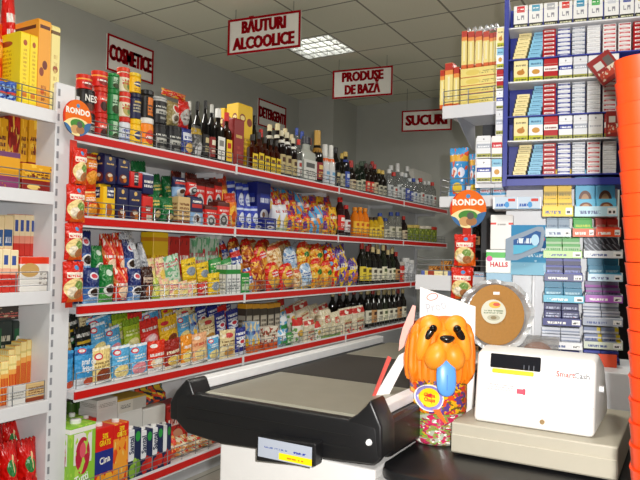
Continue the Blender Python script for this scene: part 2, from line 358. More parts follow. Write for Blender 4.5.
# ------------------------------------------------------------------ printed styles: desc, category, base, layers
W, K, RD, NV, YL, GN, OR = 'f2f0ea', '0c0c0e', 'd0140c', '14184e', 'f2c313', '0f6a2c', 'f0640f'
S = {
 'rondo': ('red and orange pouch of nuts', 'snack pouch', 'd2200a', [('r', .2, .0, 1, .42, 'ee640e'), ('e', .48, .34, .44, .27, 'f2d894'), ('e', .6, .4, .2, .13, '7a9a48'), ('e', .34, .26, .2, .13, 'f4e6cc'), ('e', .62, .2, .2, .12, 'b87848'), ('r', .12, .6, .88, .74, 'f6e8d8'), ('t', .15, .62, .85, .72, 1, 'd8240c'), ('e', .55, .85, .1, .06, '4a90c8')]),
 'neslate': ('black coffee tin', 'coffee tin', '141012', [('r', 0, 0, 1, .3, 'b01812'), ('e', .5, .3, .3, .18, '5a2a14')]),
 'redjar': ('red instant coffee jar', 'coffee jar', 'c01a10', [('e', .5, .3, .28, .22, '3a1008'), ('r', .1, .55, .9, .75, 'e0402a'), ('t', .2, .58, .8, .72, 1, W), ('n', 9, .68, 'f0a070')]),
 'redtin': ('red coffee tin', 'coffee tin', 'd01c10', [('r', 0, .72, 1, .84, 'f0a040'), ('e', .5, .36, .3, .25, '8a1408'), ('t', .15, .4, .85, .6, 1, W)]),
 'greenjar': ('green instant coffee jar', 'coffee jar', '157a3a', [('r', .25, .1, .6, .9, 'a8c8a8'), ('e', .5, .25, .3, .2, '2a3a10'), ('t', .2, .5, .8, .75, 2, '0a4a20')]),
 'creamjar': ('cream powder jar with red lid', 'powder jar', 'e8dcc0', [('e', .5, .3, .32, .25, 'b8a860'), ('r', 0, .68, 1, .9, 'd8301c'), ('t', .15, .35, .85, .65, 2, 'c02818'), ('e', .62, .25, .15, .12, '6a8a40')]),
 'bluejar': ('white and blue powder jar with red lid', 'powder jar', 'd8dce4', [('r', 0, 0, 1, .35, '8a98c8'), ('t', .15, .4, .85, .75, 2, '3a4a9a')]),
 'yelljar': ('yellow cocoa jar', 'cocoa jar', 'f2c010', [('e', .5, .52, .3, .16, '23306a'), ('t', .2, .1, .8, .3, 2, 'b06a10'), ('r', .2, .48, .8, .56, 'f2e6c0')]),
 'navyjar': ('navy coffee jar', 'coffee jar', '1a1c46', [('t', .15, .3, .85, .7, 3, 'b8b090'), ('r', .2, .72, .8, .8, 'c8a850')]),
 'orjar': ('orange and yellow jar with white lid', 'cocoa jar', 'f08a1a', [('r', 0, 0, 1, .3, 'f2c520'), ('e', .5, .5, .34, .25, 'd83a14'), ('t', .2, .42, .8, .6, 1, W)]),
 'blkor': ('black jar with orange picture', 'coffee jar', '16110e', [('r', .3, .1, .8, .85, 'e0781c'), ('t', .3, .2, .8, .6, 3, '3a1408')]),
 'blktin': ('black coffee tin with pale label', 'coffee tin', '17161a', [('r', .1, .42, .9, .62, 'b8b8b0'), ('t', .15, .44, .85, .6, 1, '222222'), ('r', .3, .2, .7, .3, '8a8a86'), ('t', .1, .7, .9, .82, 1, 'd8d8d0')]),
 'goldp': ('gold coffee pouch with red disc', 'coffee pouch', '9a8a58', [('e', .55, .68, .3, .2, 'e0dcd0'), ('e', .55, .68, .24, .15, 'd01c14'), ('e', .5, .3, .3, .2, 'd8d0c0'), ('e', .5, .3, .18, .12, '5a4a3a')]),
 'redgrey': ('red coffee pouch with silver disc', 'coffee pouch', 'c81c14', [('e', .5, .38, .42, .3, 'b8b4b0'), ('t', .2, .25, .8, .5, 2, '6a6664'), ('n', 6, .66, 'a01008')]),
 'redbag': ('shiny red and gold coffee bag', 'coffee bag', 'd0180e', [('n', 5, .56, 'e8b830'), ('n', 8, .66, 'f2e8d0')]),
 'bluered': ('blue coffee pouch with red band', 'coffee pouch', '2a3a8a', [('r', 0, .0, 1, .2, 'c82818'), ('r', .1, .6, .9, .85, 'd8dce8'), ('t', .15, .64, .85, .8, 1, '2a3a8a'), ('e', .5, .38, .3, .16, 'd8b060')]),
 'silverp': ('silver coffee pouch with gold top', 'coffee pouch', '4a4846', [('r', 0, .74, 1, .92, 'b09028'), ('e', .55, .28, .4, .26, 'c8c8c8'), ('n', 7, .62, '8a8886')]),
 'dkred': ('dark red gift box', 'gift box', '8a100e', [('r', .2, .62, .8, .68, 'c8a050'), ('t', .25, .3, .75, .5, 2, 'b04030')]),
 'yellbox': ('tall yellow whisky gift box', 'gift box', 'eec21a', [('e', .3, .8, .2, .06, '8a3418'), ('e', .3, .8, .15, .035, 'f0d890'), ('e', .78, .76, .18, .06, '8a3418'), ('t', .1, .15, .9, .55, 6, 'b88a10'), ('r', .0, .0, 1, .03, '9a6a10')]),
 'orpouch': ('orange and red coffee pouch', 'coffee pouch', 'e0380e', [('r', .12, .55, .88, .8, 'f08a1c'), ('r', .0, .84, 1, .9, 'f2d890'), ('e', .5, .3, .36, .2, 'f0a030'), ('t', .2, .6, .8, .74, 2, W)]),
 'yelnav': ('yellow coffee pack with navy panel', 'coffee pack', 'eec016', [('r', .3, .62, .9, .95, '1c2458'), ('t', .35, .68, .85, .88, 2, W), ('e', .5, .3, .25, .18, 'b05a14')]),
 'navybr': ('navy vacuum coffee brick', 'coffee pack', '171a4a', [('t', .2, .62, .8, .7, 1, 'd8b060'), ('e', .5, .82, .12, .06, 'd8b060'), ('e', .45, .22, .34, .16, '6a2a18'), ('e', .5, .28, .2, .06, 'd8c8b0'), ('e', .6, .17, .14, .08, 'c87018')]),
 'redblue': ('red coffee brick with black panel', 'coffee pack', 'cf1c1a', [('r', .3, .1, .65, .9, '1c1c28'), ('t', .32, .3, .62, .8, 3, W)]),
 'navycafe': ('navy coffee pack with white script', 'coffee pack', '1a2050', [('t', .1, .3, .9, .7, 2, W), ('r', 0, .86, 1, 1, 'c0c8d8')]),
 'redbr': ('red coffee brick', 'coffee pack', 'd22018', [('r', .3, .42, .75, .62, '7a100c'), ('t', .3, .44, .75, .6, 2, W), ('r', .4, .08, .9, .3, 'd8c8b8')]),
 'greenp': ('green coffee pouch', 'coffee pouch', '146a34', [('t', .15, .55, .85, .75, 2, 'e0c860'), ('e', .5, .25, .28, .2, '2a2010'), ('e', .5, .3, .2, .1, 'c8b078'), ('n', 7, .7, '1f9048')]),
 'tanbox': ('tan coffee filter pack', 'coffee pack', 'd8b880', [('t', .1, .3, .9, .85, 4, '7a4a20'), ('r', 0, 0, 1, .22, '8a3a1c')]),
 'brownp': ('brown coffee pouch', 'coffee pouch', '5a2014', [('n', 8, .6, '9a3a20'), ('t', .2, .5, .8, .75, 2, 'e0c8a0')]),
 'bluecup': ('navy coffee pack with cup picture', 'coffee pack', '1e2450', [('r', 0, 0, 1, .48, '8ab0d8'), ('e', .5, .24, .34, .2, 'd0d4d8'), ('e', .5, .28, .2, .11, '4a2a18'), ('r', .1, .62, .9, .74, 'c03028'), ('t', .15, .78, .85, .9, 1, W)]),
 'redcup': ('red coffee pack with silver cup', 'coffee pack', 'd81c12', [('r', 0, .78, 1, 1, '5a1a10'), ('e', .5, .3, .36, .26, 'd0d0d0'), ('e', .5, .3, .26, .17, '4a4a4a'), ('e', .5, .32, .14, .08, 'b8b8b8'), ('t', .15, .6, .85, .72, 1, W)]),
 'orgold': ('orange and gold coffee pouch', 'coffee pouch', 'e87a14', [('r', 0, .75, 1, 1, 'c03010'), ('e', .5, .4, .4, .26, 'f2b83c'), ('e', .5, .35, .22, .16, 'd05010'), ('n', 8, .7, 'f0e0b0')]),
 'bluepk': ('bright blue powder packet', 'packet', '2038b0', [('e', .5, .5, .36, .22, 'dce4f4'), ('t', .2, .4, .8, .6, 2, '2a48b8'), ('r', 0, .82, 1, .9, 'c8d4f0'), ('n', 7, .7, '5a78d8'), ('e', .6, .15, .2, .1, 'e8e0d0')]),
 'bluebig': ('large dark blue cereal box', 'cereal box', '1c2478', [('r', .25, .58, .9, .78, '2a3aa0'), ('t', .25, .6, .9, .76, 1, 'dce0f0'), ('e', .55, .35, .3, .12, 'd8d8e0'), ('e', .5, .36, .1, .06, '6a4a30'), ('r', .1, .08, .9, .22, '2c3ca8'), ('t', .15, .1, .85, .2, 1, W)]),
 'whitepk': ('white cereal packet with grain picture', 'cereal packet', 'dfe2ea', [('e', .5, .4, .26, .26, 'e0c060'), ('t', .15, .72, .85, .88, 1, 'b02818'), ('r', 0, 0, 1, .2, 'c8d4b0'), ('t', .4, .3, .8, .5, 2, '8a6a30')]),
 'purple': ('purple and yellow snack bag', 'snack bag', '6a2a86', [('n', 4, .5, 'f0b414'), ('n', 5, .56, 'd8301c'), ('r', .1, .62, .9, .8, 'e84a1c'), ('t', .15, .65, .85, .78, 1, 'f2e040'), ('e', .5, .22, .3, .14, 'f0a020'), ('n', 9, .72, '2a90d0')]),
 'rdsnack': ('red and yellow snack bag', 'snack bag', 'd82818', [('n', 4, .52, 'f2c018'), ('n', 6, .6, '7a2a8a'), ('t', .15, .6, .85, .8, 1, W), ('e', .5, .3, .3, .18, 'e88a1c')]),
 'ltblue': ('light blue and orange wafer pack', 'wafer pack', '46a8dc', [('d', 2, .3, 'f08a24'), ('n', 6, .62, '6a3a94'), ('t', .1, .6, .9, .8, 1, W), ('e', .5, .25, .3, .18, 'c88a40')]),
 'yelbag': ('yellow snack bag', 'snack bag', 'f0b81a', [('n', 5, .55, 'b83418'), ('n', 6, .6, '3a7a30'), ('t', .1, .6, .9, .75, 1, W)]),
 'cupnavy': ('navy cocoa pouch with coffee cup', 'coffee pouch', '1a2c6c', [('r', 0, 0, 1, .5, '3a68b0'), ('e', .5, .33, .34, .16, 'e6e6e6'), ('e', .5, .35, .25, .1, '2a1608'), ('e', .5, .78, .26, .1, 'e0e0ea'), ('e', .5, .78, .18, .06, 'c83040'), ('e', .5, .1, .5, .12, '7aa8d8')]),
 'cupgreen': ('green coffee pouch with coffee cup', 'coffee pouch', '1c7a34', [('r', 0, .0, 1, .3, '4a9a3a'), ('e', .5, .36, .34, .16, 'e8e8e0'), ('e', .5, .38, .25, .1, '2a1608'), ('e', .5, .8, .22, .08, 'c8d8c8'), ('n', 6, .68, 'c8e0b0')]),
 'cupred': ('red coffee pouch with swirling print', 'coffee pouch', 'd8260f', [('d', 2, .25, 'f08a50'), ('e', .5, .32, .32, .16, 'f2d0b0'), ('t', .1, .5, .9, .62, 1, W), ('n', 5, .63, 'f2e0d0'), ('r', 0, 0, 1, .08, '2a2a6a')]),
 'browncup': ('dark brown coffee pouch', 'coffee pouch', '38160c', [('e', .5, .3, .3, .2, 'b06030'), ('r', .1, .55, .9, .7, 'c8b098'), ('t', .15, .58, .85, .68, 1, '38160c'), ('n', 6, .68, '7a3418')]),
 'greyst': ('silver and white foil sachet', 'sachet', 'b4b6bc', [('n', 4, .5, 'd8dade'), ('t', .1, .2, .9, .5, 3, '7a7c86'), ('n', 6, .66, '8a8c98')]),
 'yelltall': ('tall yellow flat box', 'flat box', 'efc61c', [('t', .15, .2, .85, .7, 4, 'c07a14'), ('r', 0, .86, 1, .92, 'd8901c'), ('e', .5, .35, .25, .14, 'e8a020')]),
 'redsm': ('small red packet', 'packet', 'c42018', [('t', .1, .55, .9, .8, 1, W), ('n', 6, .62, '7a120c'), ('e', .5, .3, .26, .16, 'd8a080')]),
 'pastel': ('pastel instant soup sachet', 'sachet', 'e8d49c', [('n', 4, .52, 'f0b8a0'), ('t', .1, .6, .9, .82, 2, 'c86a50'), ('e', .5, .3, .3, .2, 'f2e28a'), ('n', 7, .66, 'a8c890'), ('r', 0, 0, 1, .1, 'f0e8d8')]),
 'pinkpas': ('pink and yellow soup sachet', 'sachet', 'eaa8a0', [('n', 4, .5, 'f2e0a8'), ('t', .1, .6, .9, .82, 2, 'c05048'), ('e', .5, .3, .28, .2, 'f2d060'), ('n', 7, .66, 'e8f0e0')]),
 'greenpas': ('yellow green soup sachet', 'sachet', 'b8c840', [('n', 4, .52, 'e8e49a'), ('t', .1, .6, .9, .8, 2, '4a7a20'), ('e', .5, .28, .28, .18, 'f2e860'), ('r', 0, 0, 1, .2, 'a0b818')]),
 'yellsm': ('yellow spice sachet with grey picture', 'sachet', 'efc91a', [('e', .5, .42, .32, .2, '8a98a8'), ('t', .15, .7, .85, .88, 1, '6a5a18'), ('r', 0, 0, 1, .1, 'c89a10')]),
 'grnwht': ('white box with green leaf print', 'box', 'c4d8c4', [('n', 6, .52, '6ab080'), ('t', .1, .55, .9, .8, 2, 'c06a70'), ('e', .8, .75, .1, .08, 'd83040'), ('n', 9, .64, 'e8f0e8')]),
 'whitesp': ('white spice packet with green stripe', 'packet', 'e4e6e2', [('s', 3, .2, '9aa0a0'), ('r', 0, .7, 1, .85, '2a8a3a'), ('t', .1, .2, .9, .6, 4, '7a8080')]),
 'greensp': ('green spice packet', 'packet', '1f8a36', [('r', .1, .2, .9, .5, 'c8d8b8'), ('t', .1, .6, .9, .85, 2, 'e8f0d0'), ('n', 6, .64, '58a840')]),
 'chipbl': ('blue and white noodle bag', 'noodle bag', '3048a4', [('n', 4, .5, 'dfe6f2'), ('r', 0, .7, 1, .9, 'd02818'), ('t', .1, .5, .9, .64, 1, W), ('e', .5, .25, .3, .18, 'e0a040')]),
 'chipor': ('orange and brown noodle bag', 'noodle bag', 'c06418', [('n', 4, .5, '9a2a10'), ('n', 6, .58, 'f0b84a'), ('r', 0, .88, 1, 1, 'd01c10')]),
 'redpasta': ('red edged clear pasta bag', 'pasta bag', 'd8180e', [('e', .5, .48, .4, .42, 'e8b448'), ('n', 5, .56, 'd08a24'), ('e', .5, .62, .26, .14, 'd8180e'), ('t', .28, .52, .72, .72, 2, 'f2f2f2'), ('r', 0, 0, 1, .06, 'd8180e'), ('r', 0, .92, 1, 1, 'd8180e'), ('r', 0, 0, .07, 1, 'd8180e'), ('r', .93, 0, 1, 1, 'd8180e')]),
 'clearpas': ('clear bag of pale pasta', 'pasta bag', 'e2b878', [('n', 7, .5, 'f0dcb0'), ('n', 9, .6, 'b87830'), ('r', .1, .8, .9, .95, 'd04a20'), ('n', 12, .68, 'f6f0e4')]),
 'bluepas': ('silver and blue pasta bag', 'pasta bag', 'a8c4e0', [('n', 4, .5, 'dfe8f0'), ('r', 0, 0, 1, .14, 'e8b81c'), ('t', .1, .5, .9, .7, 2, '3058a0'), ('n', 6, .62, '5a88c0')]),
 'orpas': ('orange and yellow pasta bag', 'pasta bag', 'e89a18', [('n', 6, .5, 'f0c24a'), ('n', 7, .58, 'c84a10'), ('r', .0, .84, 1, 1, 'd82810'), ('e', .5, .55, .2, .1, '2a7a30'), ('n', 11, .66, 'f6e0a0')]),
 'rdbl': ('red and blue snack bag', 'snack bag', 'd01c18', [('r', .5, 0, 1, 1, '4a3a9a'), ('n', 5, .54, 'f0b81c'), ('t', .1, .5, .9, .7, 1, W), ('n', 6, .62, '6ab0e0')]),
 'prplyel': ('purple bag with yellow print', 'snack bag', '4a2a8c', [('n', 4, .53, 'f0c818'), ('t', .1, .6, .9, .8, 1, W), ('e', .5, .3, .3, .18, 'e07a1c'), ('n', 6, .6, '8a5ac0')]),
 'bluechip': ('large blue frosting mix sachet', 'baking sachet', '3a98d2', [('r', 0, .8, 1, .93, '1f6aa8'), ('e', .35, .9, .22, .06, 'd03040'), ('e', .35, .9, .16, .035, W), ('r', 0, 0, 1, .22, 'd8dce0'), ('e', .75, .14, .3, .1, 'c84a24')]),
 'creampud': ('cream pudding sachet with chocolate pudding', 'baking sachet', 'f0d68a', [('e', .28, .76, .2, .1, 'd83040'), ('e', .28, .76, .14, .06, W), ('t', .1, .45, .9, .64, 2, '9a7a40'), ('e', .55, .2, .4, .22, '8a3a10'), ('r', 0, .92, 1, 1, 'f6ecc8'), ('r', 0, 0, 1, .06, W)]),
 'bluepud': ('light blue pudding sachet with cream pudding', 'baking sachet', '58aee0', [('e', .25, .82, .2, .09, 'd83040'), ('e', .25, .82, .14, .05, W), ('t', .15, .55, .85, .72, 2, W), ('e', .5, .24, .4, .2, 'f0dc90'), ('r', 0, .92, 1, 1, 'e8eef2'), ('r', 0, 0, 1, .07, W)]),
 'bluepink': ('light blue pudding sachet with pink pudding', 'baking sachet', '58aee0', [('e', .25, .82, .2, .09, 'd83040'), ('e', .25, .82, .14, .05, W), ('t', .15, .55, .85, .72, 2, W), ('e', .5, .24, .4, .2, 'e8909a'), ('r', 0, .92, 1, 1, 'e8eef2'), ('r', 0, 0, 1, .07, W)]),
 'redpud': ('red pudding sachet', 'baking sachet', 'e2300f', [('t', .1, .52, .9, .68, 1, W), ('e', .5, .3, .38, .16, 'f2d0a8'), ('r', 0, 0, 1, .16, 'e8e4e0'), ('e', .3, .85, .2, .06, W), ('e', .5, .36, .2, .1, 'f2f0e0')]),
 'dkpud': ('dark red pudding sachet', 'baking sachet', '9a1a0c', [('t', .1, .52, .9, .7, 1, 'f2e8c8'), ('e', .5, .28, .38, .18, 'e8c460'), ('r', 0, 0, 1, .12, 'e8dcc0')]),
 'orpud': ('orange pudding sachet', 'baking sachet', 'f0941c', [('t', .1, .58, .9, .74, 1, W), ('e', .5, .3, .4, .2, 'f2d878'), ('r', 0, 0, 1, .12, W), ('n', 6, .68, 'f6e4b0')]),
 'pinkpud': ('peach pudding sachet', 'baking sachet', 'eeb080', [('t', .1, .6, .9, .76, 1, 'c8502a'), ('e', .5, .3, .4, .22, 'f2d890'), ('r', 0, 0, 1, .1, W), ('e', .3, .86, .2, .06, 'f6e8d8')]),
 'yelpud': ('yellow pudding sachet', 'baking sachet', 'efbf1e', [('t', .12, .55, .88, .75, 1, W), ('e', .6, .24, .26, .14, '7a3a14'), ('e', .3, .8, .2, .07, 'd83040')]),
 'blkgr': ('black and green sachet', 'sachet', '101612', [('r', .1, .5, .9, .58, 'd8b020'), ('e', .5, .25, .35, .12, '1f6a34'), ('t', .1, .7, .9, .88, 1, 'e8e8e0'), ('e', .3, .28, .16, .06, 'e8e8e0')]),
 'greenlie': ('lime green baking sachet', 'baking sachet', 'a8c028', [('r', 0, .8, 1, 1, '7a9a18'), ('t', .1, .5, .9, .7, 2, 'e8f0b0'), ('e', .5, .25, .34, .16, 'e8e0a0')]),
 'redlie': ('red and pink baking sachet', 'baking sachet', 'dc2c22', [('t', .1, .62, .9, .8, 1, W), ('e', .5, .3, .34, .2, 'f0a8b0'), ('e', .5, .36, .2, .1, 'f6e0e0')]),
 'navysug': ('navy and white sugar packet', 'baking sachet', '232e88', [('t', .1, .3, .9, .9, 4, 'f0f2f6'), ('e', .5, .5, .3, .12, 'f0f2f6'), ('e', .5, .5, .2, .07, 'd03040'), ('r', 0, 0, 1, .12, 'd8dce8')]),
 'creamsug': ('cream baking packet', 'baking sachet', 'ead6a0', [('e', .5, .8, .28, .09, 'd04040'), ('t', .1, .45, .9, .66, 2, '8a6a40'), ('n', 6, .62, 'f2e8c8'), ('e', .55, .2, .32, .14, 'c89040')]),
 'mixbl': ('blue and orange baking packet', 'baking sachet', '8ab4dc', [('n', 4, .52, 'f0d8a0'), ('r', 0, 0, 1, .3, 'd86a2a'), ('t', .1, .6, .9, .8, 1, '2a3a9a'), ('e', .4, .35, .2, .12, 'f0c020')]),
 'greybx': ('grey spaghetti box with orange top', 'pasta box', '4a4238', [('r', 0, .9, 1, 1, 'e0a020'), ('r', .1, .35, .9, .75, 'b8b0a0'), ('t', .15, .4, .85, .7, 3, '5a5248')]),
 'teabox': ('white and orange tea box', 'tea box', 'e6dccb', [('r', 0, 0, 1, .35, 'd85a20'), ('n', 5, .58, 'a83a24'), ('t', .1, .6, .9, .85, 2, '6a5a40')]),
 'bluecl': ('blue and white sponge packet', 'packet', '58a4d4', [('n', 4, .5, 'e2e8ec'), ('r', .2, .1, .8, .35, '3a9a50'), ('e', .5, .65, .3, .16, 'e8eef2')]),
 'flour': ('white flour bag with red top', 'flour bag', 'ded3ba', [('r', 0, .74, 1, .94, 'c03028'), ('n', 5, .6, 'efe8d8'), ('r', .2, .35, .8, .55, 'c8b890'), ('t', .2, .38, .8, .5, 1, 'a02820'), ('m', 0, 0, 1, .25, 6, .55, 'c83a2c')]),
 'rice': ('clear rice bag with red label', 'rice bag', 'e2d9bf', [('r', .25, .55, .75, .8, 'd0302a'), ('n', 10, .55, 'cfc19a'), ('t', .3, .58, .7, .76, 1, W), ('r', 0, 0, 1, .12, '7a9a4a')]),
 'whred': ('white packet with red top', 'packet', 'e4e0d4', [('r', 0, .7, 1, 1, 'c4201c'), ('e', .5, .4, .26, .14, 'd8a840'), ('n', 6, .6, '6a9a50')]),
 'tutti': ('green fruit juice carton', 'juice carton', '8cc63a', [('r', .15, .45, .85, .85, 'e8e4e0'), ('e', .5, .55, .28, .24, 'b81c3a'), ('n', 5, .6, 'b0d850'), ('e', .5, .62, .12, .1, 'e05a6a'), ('r', 0, .86, 1, .92, W), ('e', .3, .12, .28, .12, '5a9a20')]),
 'cina': ('red and blue orange juice carton', 'juice carton', 'd8180e', [('r', 0, .26, 1, .6, '1c2c84'), ('e', .3, .1, .3, .16, 'f09a1c'), ('e', .75, .08, .28, .18, 'f2b030'), ('r', 0, .0, 1, .03, 'f2c040')]),
 'orcart': ('red and orange juice carton', 'juice carton', 'e04a14', [('n', 4, .5, 'f09a2a'), ('r', 0, .72, 1, .98, 'd8180e'), ('e', .5, .3, .4, .24, 'f0a030'), ('n', 7, .64, 'f2d070')]),
 'santal': ('white and navy juice carton with red fruit', 'juice carton', '16244e', [('r', 0, .35, .42, 1, 'e8eaee'), ('e', .72, .8, .2, .1, '2a9a40'), ('e', .3, .14, .28, .14, 'c81c18'), ('e', .72, .2, .26, .15, 'd83020'), ('e', .5, .32, .16, .07, 'c0241c')]),
 'santgr': ('white and navy juice carton with green fruit', 'juice carton', '16244e', [('r', 0, .35, .42, 1, 'e8eaee'), ('e', .72, .8, .2, .1, '2a9a40'), ('e', .3, .14, .28, .14, '8ab83a'), ('e', .72, .2, .26, .15, '6a9a2a'), ('e', .5, .32, .16, .07, '9ac04a')]),
 'redsnk': ('red snack packet', 'snack packet', 'd8401a', [('r', 0, .7, 1, 1, 'e02810'), ('n', 5, .56, 'f0b060'), ('t', .1, .5, .9, .65, 1, W)]),
 'candy': ('pack of wrapped sweets', 'sweet pack', 'd89a50', [('n', 5, .5, 'e8dcc0'), ('n', 6, .58, 'd02818'), ('n', 7, .64, '2a7a40')]),
 'whcase': ('white cardboard case', 'carton', 'd8d6d0', [('t', .1, .3, .9, .7, 3, '9a9890'), ('r', 0, .48, 1, .5, 'a8a69e')]),
 'yelcase': ('open carton of yellow packets', 'carton', 'dcd8cc', [('r', .5, 0, 1, 1, 'c8c4ba'), ('t', .08, .3, .42, .6, 3, '6a6a68'), ('r', 0, .86, 1, 1, 'c8a030')]),
 'olive': ('jar of green olives', 'jar', '7a8a2c', [('n', 7, .5, '5a6a1c'), ('n', 9, .6, 'a8b050')]),
 'foilsn': ('shiny mixed colour snack packet', 'snack packet', '2a2a44', [('n', 4, .5, 'd84a1c'), ('n', 5, .56, 'e8c030'), ('n', 6, .62, '2a8a5a')]),
 # left rack
 'bluetin': ('blue and red canned drink', 'can', '2a4aa0', [('n', 4, .52, '8ab0d8'), ('r', 0, .42, 1, .58, 'd03820'), ('n', 6, .62, '16205a')]),
 'yellow': ('tall bright yellow cookie box', 'biscuit box', 'f0d41a', [('r', .2, .12, .8, .2, 'd87a14'), ('e', .5, .86, .22, .04, 'a84a14'), ('r', 0, 0, 1, .035, 'd02c14'), ('t', .3, .3, .7, .8, 9, 'c8a010')]),
 'ortall': ('tall orange biscuit box', 'biscuit box', 'eaa02c', [('e', .55, .5, .2, .05, '6a2410'), ('e', .3, .42, .18, .05, '8a3a18'), ('r', .1, .9, .9, .94, '5a2410'), ('t', .3, .1, .7, .3, 3, 'a85a18'), ('e', .4, .2, .14, .03, 'd05a1c')]),
 'creamtall': ('tall cream biscuit box', 'biscuit box', 'ecdc8e', [('e', .5, .5, .3, .04, '9a4a24'), ('r', 0, .9, 1, .94, '6a4a20'), ('t', .3, .2, .7, .7, 6, 'c8a860')]),
 'redcorn': ('red bag with white lettering', 'snack bag', 'd8160e', [('t', .15, .3, .85, .75, 2, W), ('n', 5, .7, 'a00c08')]),
 'orbag': ('orange snack bag', 'snack bag', 'ec6410', [('n', 4, .56, 'd0300c'), ('e', .5, .4, .26, .14, 'f2b040'), ('t', .1, .6, .9, .7, 1, W)]),
 'wafgold': ('gold wafer roll packet with dark print', 'wafer pack', 'dea012', [('t', .15, .52, .85, .8, 3, '5a1a08'), ('r', 0, 0, 1, .42, '8a1a14'), ('n', 5, .66, 'f0c23a'), ('e', .35, .16, .2, .1, 'e8c870'), ('n', 6, .68, '7a1a10')]),
 'wafred': ('dark red wafer pack', 'wafer pack', '86140e', [('n', 5, .54, 'b82c18'), ('n', 6, .6, 'e0b040'), ('t', .1, .4, .9, .6, 1, 'f0d890')]),
 'wafpurple': ('gold and purple wafer box', 'wafer pack', 'dc9c16', [('r', 0, .0, 1, .34, '8a3a68'), ('r', 0, .86, 1, 1, '6a3a66'), ('n', 6, .72, 'b87a10')]),
 'strawb': ('red and cream biscuit pack with blue stripes', 'biscuit pack', 'd23a2c', [('r', 0, .56, 1, 1, 'f0dfb6'), ('r', 0, .42, 1, .56, 'eeb294'), ('m', 0, .66, 1, .84, 3, .0, 'f0dfb6'), ('s', 1, 0, W), ('r', .15, .64, .7, .86, '35509a'), ('t', .1, .1, .9, .3, 2, 'a82018')]),
 'strawt': ('red and cream biscuit pack', 'biscuit pack', 'c83426', [('r', 0, .62, 1, .72, 'e89a80'), ('r', 0, .72, 1, 1, 'f0dfb6'), ('r', .15, .78, .75, .93, '35509a'), ('t', .1, .3, .9, .5, 2, 'a82018')]),
 'strawc': ('cream biscuit box with strawberry picture', 'biscuit box', 'eed9a8', [('r', 0, .6, .9, .82, '2c5a94'), ('e', .5, .2, .3, .14, 'b83a4a'), ('r', 0, 0, .25, .5, 'e05a4a'), ('t', .1, .64, .8, .78, 1, 'dce8f0')]),
 'redwh': ('white tray with red rim', 'tray', 'e6e4de', [('r', 0, .8, 1, 1, 'e23a18'), ('e', .3, .62, .3, .2, 'c8a060'), ('t', .6, .2, .9, .6, 3, 'a8a49c')]),
 'grain': ('red and cream packet of grissini sticks', 'breadstick pack', 'c8320e', [('r', 0, .72, 1, 1, 'f0e2a0'), ('r', 0, .62, 1, .72, 'e8a050'), ('s', 5, .2, 'f0c050'), ('r', 0, .8, 1, .84, 'd8c478')]),
 'picbox': ('dark box with food picture', 'food box', '26302c', [('e', .6, .3, .3, .22, 'd88a30'), ('r', .1, .6, .5, .9, '1c5a34'), ('e', .3, .7, .14, .1, 'e0dccc'), ('t', .5, .6, .9, .85, 2, 'c8c4b0'), ('n', 6, .68, '7a5a40')]),
 'darkbox': ('dark brown box with red lettering', 'food box', '38302a', [('t', .1, .2, .9, .6, 2, 'b85a50'), ('n', 5, .66, 'c8b090')]),
 'redgift': ('red gift bag of holiday sweets', 'sweet bag', 'd0140e', [('n', 4, .6, 'a00a08'), ('r', 0, 0, .9, .3, 'd81c10'), ('s', 4, .3, 'd0140e'), ('m', .1, .0, .9, .35, 3, .55, 'e8dcc8'), ('e', .4, .7, .2, .1, '2a7a3a'), ('n', 7, .68, 'e8c090')]),
 # right side
 'cartyel': ('slim yellow carton with red ends', 'carton', 'efdc86', [('r', 0, .84, 1, 1, 'b8280e'), ('r', 0, 0, 1, .1, 'd8601c'), ('r', 0, .74, 1, .84, 'e8903c'), ('r', .38, .2, .62, .7, 'f4ecc0')]),
 'cartlie': ('yellow carton lying on its side', 'carton', 'eedb7e', [('r', 0, 0, 1, .08, 'c86a3a'), ('t', .55, .3, .95, .7, 2, 'a89a50'), ('e', .35, .5, .2, .3, 'e4cc60')]),
 'toothb': ('blue pack with cartoon coloured letters', 'toothpaste pack', '3a94d0', [('r', 0, .72, 1, .86, 'e0a82c'), ('e', .35, .52, .16, .09, 'e8e0e0'), ('e', .7, .5, .16, .1, 'dfe4f0'), ('n', 5, .6, 'd8542c'), ('e', .5, .2, .24, .1, 'e8c83a'), ('n', 8, .68, 'eef2f6')]),
 'toothw': ('small white and blue flat box', 'toothpaste box', 'b8ccdc', [('t', .1, .4, .9, .7, 1, 'c83030'), ('r', 0, 0, 1, .3, '4a9ac8'), ('n', 6, .64, 'e8eef2')]),
 'gumyel': ('yellow gum carton', 'gum pack', 'e8c018', [('h', 3, .3, 'b09010'), ('t', .1, .3, .9, .8, 3, '8a7a10')]),
 'gumblue': ('pale blue round sweet tin', 'sweet tin', '58b4d8', [('e', .5, .5, .34, .3, '6a3a24'), ('e', .5, .5, .2, .2, 'b88a60')]),
 'gumgrey': ('grey blue gum pack', 'gum pack', '8aa0b4', [('t', .1, .2, .9, .8, 2, '4a6a8a')]),
 'gumgreen': ('bright green gum pack', 'gum pack', '2ab02a', [('t', .1, .25, .9, .8, 2, 'd8e83a')]),
 'gumred': ('red gum pack', 'gum pack', 'c82c1c', [('t', .1, .2, .9, .8, 2, 'f0c8b0')]),
 'gumlt': ('pale green gum pack', 'gum pack', 'b8d8a8', [('t', .1, .2, .9, .8, 2, '3a9a3a'), ('r', 0, .8, 1, 1, '4ab04a')]),
 'gumdk': ('dark grey gum pack', 'gum pack', '4a5260', [('d', 3, .3, 'a8b0bc'), ('t', .1, .3, .9, .7, 1, W)]),
 'gumnavy': ('navy gum pack', 'gum pack', '141a58', [('t', .1, .2, .9, .8, 2, '8a98d8'), ('r', 0, .86, 1, 1, '3a48a8')]),
